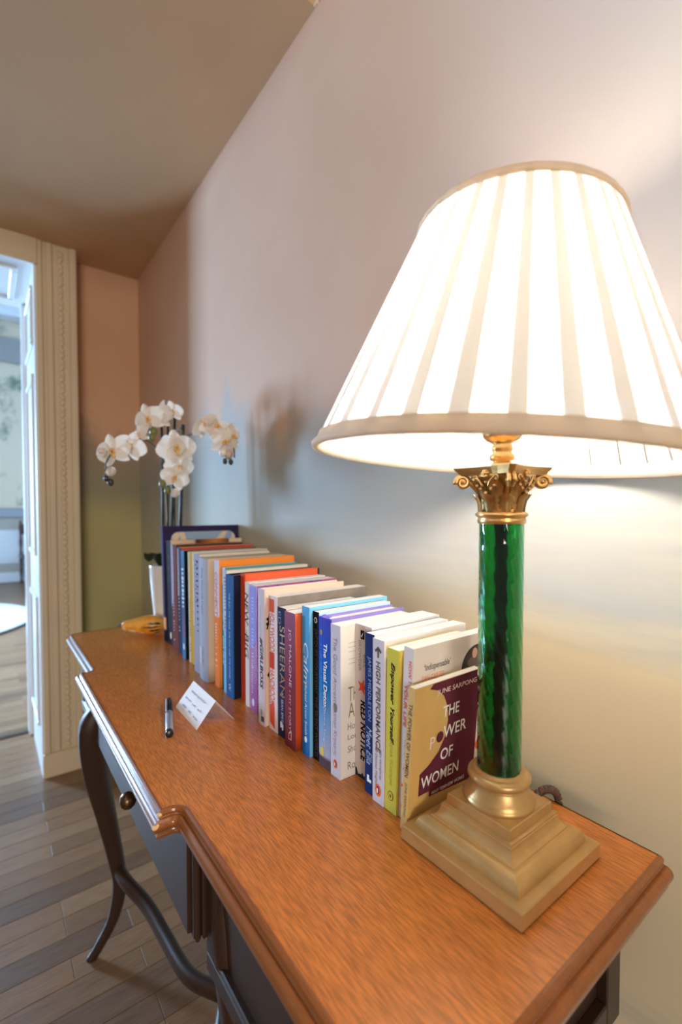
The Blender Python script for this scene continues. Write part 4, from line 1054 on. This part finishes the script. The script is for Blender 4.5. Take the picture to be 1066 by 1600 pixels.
for r, x in prof: rings.append([bm.verts.new((x, r * (1 + .025 * math.cos(10 * 2 * pi * i / n)) * math.cos(2 * pi * i / n), r * (1 + .025 * math.cos(10 * 2 * pi * i / n)) * math.sin(2 * pi * i / n) - .0003 * 0)) for i in range(n)])
for a_, b_ in zip(rings[:-1], rings[1:]):
    for i in range(n): bm.faces.new((a_[i], a_[(i + 1) % n], b_[(i + 1) % n], b_[i]))
bm.faces.new(rings[0][::-1]); bm.faces.new(rings[-1])
obj('body', bm, M_G, gd, True)
obj('stem', tube([(.002, 0, 0), (-.006, .000, .001), (-.013, .001, .002)], [.0052, .0038, .0034], 8), mat('gourd_stem', (104, 106, 110), .7), gd, True)
def gourd_patch(name, x0, x1, a0, a1, m, lift=.0005, jag=.0):
    bm = bmesh.new(); g = []
    def R(x):
        for (r0, xa), (r1, xb) in zip(prof[:-1], prof[1:]):
            if xa <= x <= xb: return r0 + (r1 - r0) * (x - xa) / (xb - xa)
        return .01
    for i in range(9):
        x = x0 + (x1 - x0) * i / 8; w = math.sin(pi * (i + .4) / 8.8) * (1 + jag * random.uniform(-1, 1)); row = []
        for k in range(5):
            a = (a0 + a1) / 2 + (a1 - a0) / 2 * w * (k / 2 - 1); r = R(x) * (1 + .025 * math.cos(10 * a)) + lift
            row.append(bm.verts.new((x, r * math.cos(a), r * math.sin(a))))
        g.append(row)
    for i in range(8):
        for k in range(4): bm.faces.new((g[i][k], g[i][k + 1], g[i + 1][k + 1], g[i + 1][k]))
    return obj(name, bm, m, gd, True)
M_GW = mat('gourd_pale', (240, 222, 200), .3); M_GK = mat('gourd_dark', (40, 36, 20), .3)
gourd_patch('pale_patch', .018, .045, math.radians(205), math.radians(245), M_GW); gourd_patch('pale_patch', .004, .014, math.radians(170), math.radians(280), M_GW)
gourd_patch('pale_patch', .052, .068, math.radians(215), math.radians(232), M_GW)
for a, x0, x1, w in ((182, .060, .112, 12), (205, .078, .112, 12), (160, .075, .114, 16), (228, .085, .114, 10)):
    gourd_patch('green_streak', x0, x1, math.radians(a - w / 2), math.radians(a + w / 2), M_GK, .0006, .4)

# ------------------------------------------------------------------ orchid
orch = thing('potted_orchid', 'white moth orchid on dark stakes in a tall white pot behind the books', 'orchid', (0.440, 1.480, DZ))
OX, OY = 0.440, 1.480
def op(o): o.parent = orch; o.matrix_parent_inverse = Matrix.Translation((-OX, -OY, -DZ)); return o
M_POT = mat('white_ceramic', (226, 222, 220), .15, coat=.5)
pp = [(.030, .0005), (.034, .002), (.040, .05), (.0455, .12), (.0500, .185), (.0505, .192), (.0485, .194), (.0465, .190), (.0420, .12), (.036, .05)]
obj('pot', lathe(pp, 40), M_POT, orch, True)
obj('bark', lathe([(.041, .165), (.043, .17), (.002, .176)], 24), mat('bark_chips', (70, 52, 36), .9, bump=1, bump_scale=90), orch)
M_LEAF = mat('orchid_leaf', (48, 62, 34), .3); M_STK = mat('black_stake', (26, 24, 22), .5); M_STEM = mat('orchid_stem', (92, 92, 60), .5)
def strap(pts, wd, nm):
    c = catmull(pts, 6); bm = bmesh.new(); rows = []
    for i, p in enumerate(c):
        u = i / (len(c) - 1); t_ = (c[min(i + 1, len(c) - 1)] - c[max(0, i - 1)]).normalized(); s = t_.cross(Vector((0, 0, 1))).normalized() if abs(t_.z) < .95 else Vector((0, 1, 0))
        w = wd * math.sin(pi * min(1, .12 + u * .86)) ** .6
        up_ = s.cross(t_)
        rows.append([bm.verts.new(p + s * w * k + up_ * .25 * w * k * k) for k in (-1, -.5, 0, .5, 1)])
    for a_, b_ in zip(rows[:-1], rows[1:]):
        for k in range(4): bm.faces.new((a_[k], a_[k + 1], b_[k + 1], b_[k]))
    bmesh.ops.solidify(bm, geom=bm.faces[:], thickness=.0015)
    return op(obj(nm, bm, M_LEAF, None, True))
strap([(.425, 1.47, .98), (.402, 1.46, 1.018), (.388, 1.45, 1.028), (.378, 1.44, 1.010)], .026, 'leaf')
strap([(.45, 1.49, .98), (.47, 1.50, 1.03), (.51, 1.505, 1.04), (.545, 1.51, 1.01)], .03, 'leaf')
strap([(.43, 1.50, .98), (.41, 1.515, 1.02), (.385, 1.52, 1.01)], .024, 'leaf')
for (x0, x1, y_, z1, r_) in ((.422, .4225, 1.452, 1.425, .0032), (.438, .4445, 1.462, 1.432, .0036), (.449, .4680, 1.468, 1.468, .0042), (.462, .4640, 1.468, 1.36, .0030), (.474, .4900, 1.460, 1.428, .0052)):
    op(obj('stake', tube([(x0, y_, .965), ((x0 + x1) / 2, y_, (1 + z1) / 2), (x1, y_, z1)], r_, 8), M_STK, None, True))
def stem_path(pts): op(obj('flower_stem', tube(catmull(pts, 6), .0021, 6), M_STEM, None, True))
stem_path([(.432, 1.462, .97), (.428, 1.458, 1.20), (.425, 1.452, 1.40), (.412, 1.44, 1.435), (.38, 1.41, 1.40), (.345, 1.39, 1.36)])
stem_path([(.440, 1.466, .97), (.438, 1.460, 1.15), (.425, 1.452, 1.30), (.39, 1.43, 1.355), (.34, 1.40, 1.362), (.29, 1.38, 1.34), (.258, 1.37, 1.30), (.25, 1.365, 1.265)])
stem_path([(.452, 1.470, .97), (.462, 1.462, 1.30), (.468, 1.440, 1.40), (.470, 1.41, 1.40), (.468, 1.40, 1.33), (.462, 1.395, 1.24)])
stem_path([(.470, 1.465, .97), (.486, 1.455, 1.34), (.50, 1.40, 1.395), (.52, 1.31, 1.405), (.535, 1.24, 1.39), (.540, 1.20, 1.335), (.538, 1.19, 1.305)])
def petal_mesh(l, w, nm='petal', cup=.18):
    bm = bmesh.new(); nl, nw = 8, 6; g = []
    for j in range(nl + 1):
        u = j / nl; ww = w * .5 * (math.sin(pi * (.06 + .94 * u) ** .75) ** .55 if 0 < u < 1 else .12)
        row = []
        for i in range(nw + 1):
            s = i / nw * 2 - 1
            row.append(bm.verts.new((s * ww, u * l, cup * l * (s * s * .35 - .5 * u * u * .6 + .18 * math.sin(u * pi)))))
        g.append(row)
    for j in range(nl):
        for i in range(nw): bm.faces.new((g[j][i], g[j][i + 1], g[j + 1][i + 1], g[j + 1][i]))
    me = bpy.data.meshes.new(nm); bmesh.ops.recalc_face_normals(bm, faces=bm.faces); bm.to_mesh(me); bm.free()
    for p in me.polygons: p.use_smooth = True
    return me
M_PET = bpy.data.materials.new('orchid_petal'); M_PET.use_nodes = True
b = M_PET.node_tree.nodes['Principled BSDF']; b.inputs['Base Color'].default_value = lin((238, 228, 218)); b.inputs['Roughness'].default_value = .6
b.inputs['Subsurface Weight'].default_value = 0.0
nt = M_PET.node_tree; trn = nt.nodes.new('ShaderNodeBsdfTranslucent'); trn.inputs[0].default_value = lin((238, 224, 208)); ms = nt.nodes.new('ShaderNodeMixShader'); ms.inputs[0].default_value = .3
nt.links.new(b.outputs[0], ms.inputs[1]); nt.links.new(trn.outputs[0], ms.inputs[2]); nt.links.new(ms.outputs[0], nt.nodes['Material Output'].inputs[0])
M_LIP = mat('orchid_lip', (226, 178, 110), .5); M_BUD = mat('orchid_bud', (112, 112, 56), .4); M_BUDD = mat('orchid_dark_bud', (50, 48, 44), .25)
big, sep = petal_mesh(1.0, 1.12), petal_mesh(0.95, .62)
for me in (big, sep): me.materials.append(M_PET)
bm = bmesh.new(); sphere(bm, (0, .05, .10), .12, 1, .8, 1.2, 10, 8); sphere(bm, (.10, -.10, .12), .10, .7, 1.2, .8, 8, 6); sphere(bm, (-.10, -.10, .12), .10, .7, 1.2, .8, 8, 6); sphere(bm, (0, -.28, .10), .11, .8, 1.6, .6, 8, 6)
lip = bpy.data.meshes.new('flower'); bm.to_mesh(lip); bm.free()
for p in lip.polygons: p.use_smooth = True
lip.materials.append(M_LIP)
camv = Vector((0, 0, 1.16))
def flower(px, size, face, roll=0.0):
    p = Vector(px); f = Vector(face).normalized()
    q = f.to_track_quat('Z', 'Y')
    R = q.to_matrix().to_4x4() @ Matrix.Rotation(roll, 4, 'Z')
    fl_ = bpy.data.objects.new('flower', lip); link(fl_, orch)
    s = size / 2
    fl_.matrix_local = Matrix.Translation(p - Vector((OX, OY, DZ))) @ R @ Matrix.Scale(s, 4)
    for a, me, z in ((90, big, .03), (-90, big, .03), (0, sep, 0), (138, sep, -.02), (-138, sep, -.02)):
        o = bpy.data.objects.new('petal', me); link(o, fl_)
        o.matrix_local = Matrix.Translation((0, 0, z)) @ Matrix.Rotation(math.radians(a), 4, 'Z') @ Matrix.Rotation(math.radians(-10), 4, 'X')
def white_bud(px, r, tilt=(0, 0, -1)):
    q = Vector(tilt).normalized().to_track_quat('Y', 'Z').to_matrix().to_4x4()
    bm = bmesh.new(); sphere(bm, (0, .25, 0), .62, .9, 1.25, .9, 10, 8)
    for k in range(3):
        b2 = bmesh.new(); b2.from_mesh(big)
        bmesh.ops.transform(b2, verts=b2.verts, matrix=Matrix.Rotation(k * 2 * pi / 3, 4, 'Y') @ Matrix.Translation((0, -.42, .50)) @ Matrix.Rotation(math.radians(-14), 4, 'X') @ Matrix.Scale(1.45, 4))
        tmp = bpy.data.meshes.new('t'); b2.to_mesh(tmp); b2.free(); bm.from_mesh(tmp); bpy.data.meshes.remove(tmp)
    bmesh.ops.transform(bm, verts=bm.verts, matrix=Matrix.Translation(px) @ q @ Matrix.Scale(r, 4))
    return op(obj('bud', bm, M_PET, None, True))
def bud(px, r, m, sz=1.3):
    bm = bmesh.new(); sphere(bm, px, r, 1, 1, sz, 10, 8); return op(obj('bud', bm, m, None, True))
W_ = (-.35, -1, -.05)
FL = [((.271, 1.375, 1.322), .088, (-.6, -.8, -.05), .3), ((.318, 1.385, 1.340), .080, (-.2, -1, .1), -.3), ((.345, 1.40, 1.375), .060, (-.9, -.4, .1), .5),
      ((.372, 1.405, 1.425), .086, (-.7, -.7, -.1), .4), ((.407, 1.405, 1.440), .084, (-1, -.35, .05), 0), ((.446, 1.425, 1.458), .062, (-.1, -1, .0), .2),
      ((.445, 1.385, 1.345), .104, (-.25, -1, .05), .2), ((.432, 1.40, 1.352), .090, (-.9, -.5, 0), -.2), ((.452, 1.380, 1.290), .080, (.0, -1, -.2), 0), ((.436, 1.375, 1.258), .076, (-.4, -1, -.1), -.3),
      ((.498, 1.215, 1.388), .085, (-.1, -.8, .75), .3), ((.538, 1.205, 1.365), .070, (.3, -1, .1), 1.2), ((.512, 1.195, 1.345), .076, (-.2, -.9, -.4), 2.2), ((.470, 1.235, 1.395), .074, (-.8, -.5, .5), .8)]
for a in FL: flower(a[0], a[1] * 1.14, a[2], a[3])
M_BUDW = mat('orchid_white_bud', (232, 222, 214), .5)
white_bud((.246, 1.370, 1.318), .014, (-1, -.2, .1)); white_bud((.262, 1.365, 1.268), .016, (.3, -.3, -1)); white_bud((.432, 1.372, 1.215), .017, (.1, -.4, -1)); bud((.521, 1.190, 1.312), .012, mat('pink_bud', (190, 168, 152), .5), 1.1); bud((.506, 1.192, 1.316), .010, M_BUDW, 1.1)
bud((.252, 1.362, 1.246), .007, M_BUDD); bud((.262, 1.360, 1.236), .008, M_BUDD); bud((.385, 1.402, 1.388), .011, M_BUD); bud((.380, 1.402, 1.372), .010, M_BUD)
bud((.405, 1.39, 1.238), .010, M_BUD); bud((.416, 1.38, 1.218), .009, M_BUD); bud((.510, 1.188, 1.293), .0065, M_BUDD); bud((.526, 1.186, 1.292), .0065, M_BUDD)
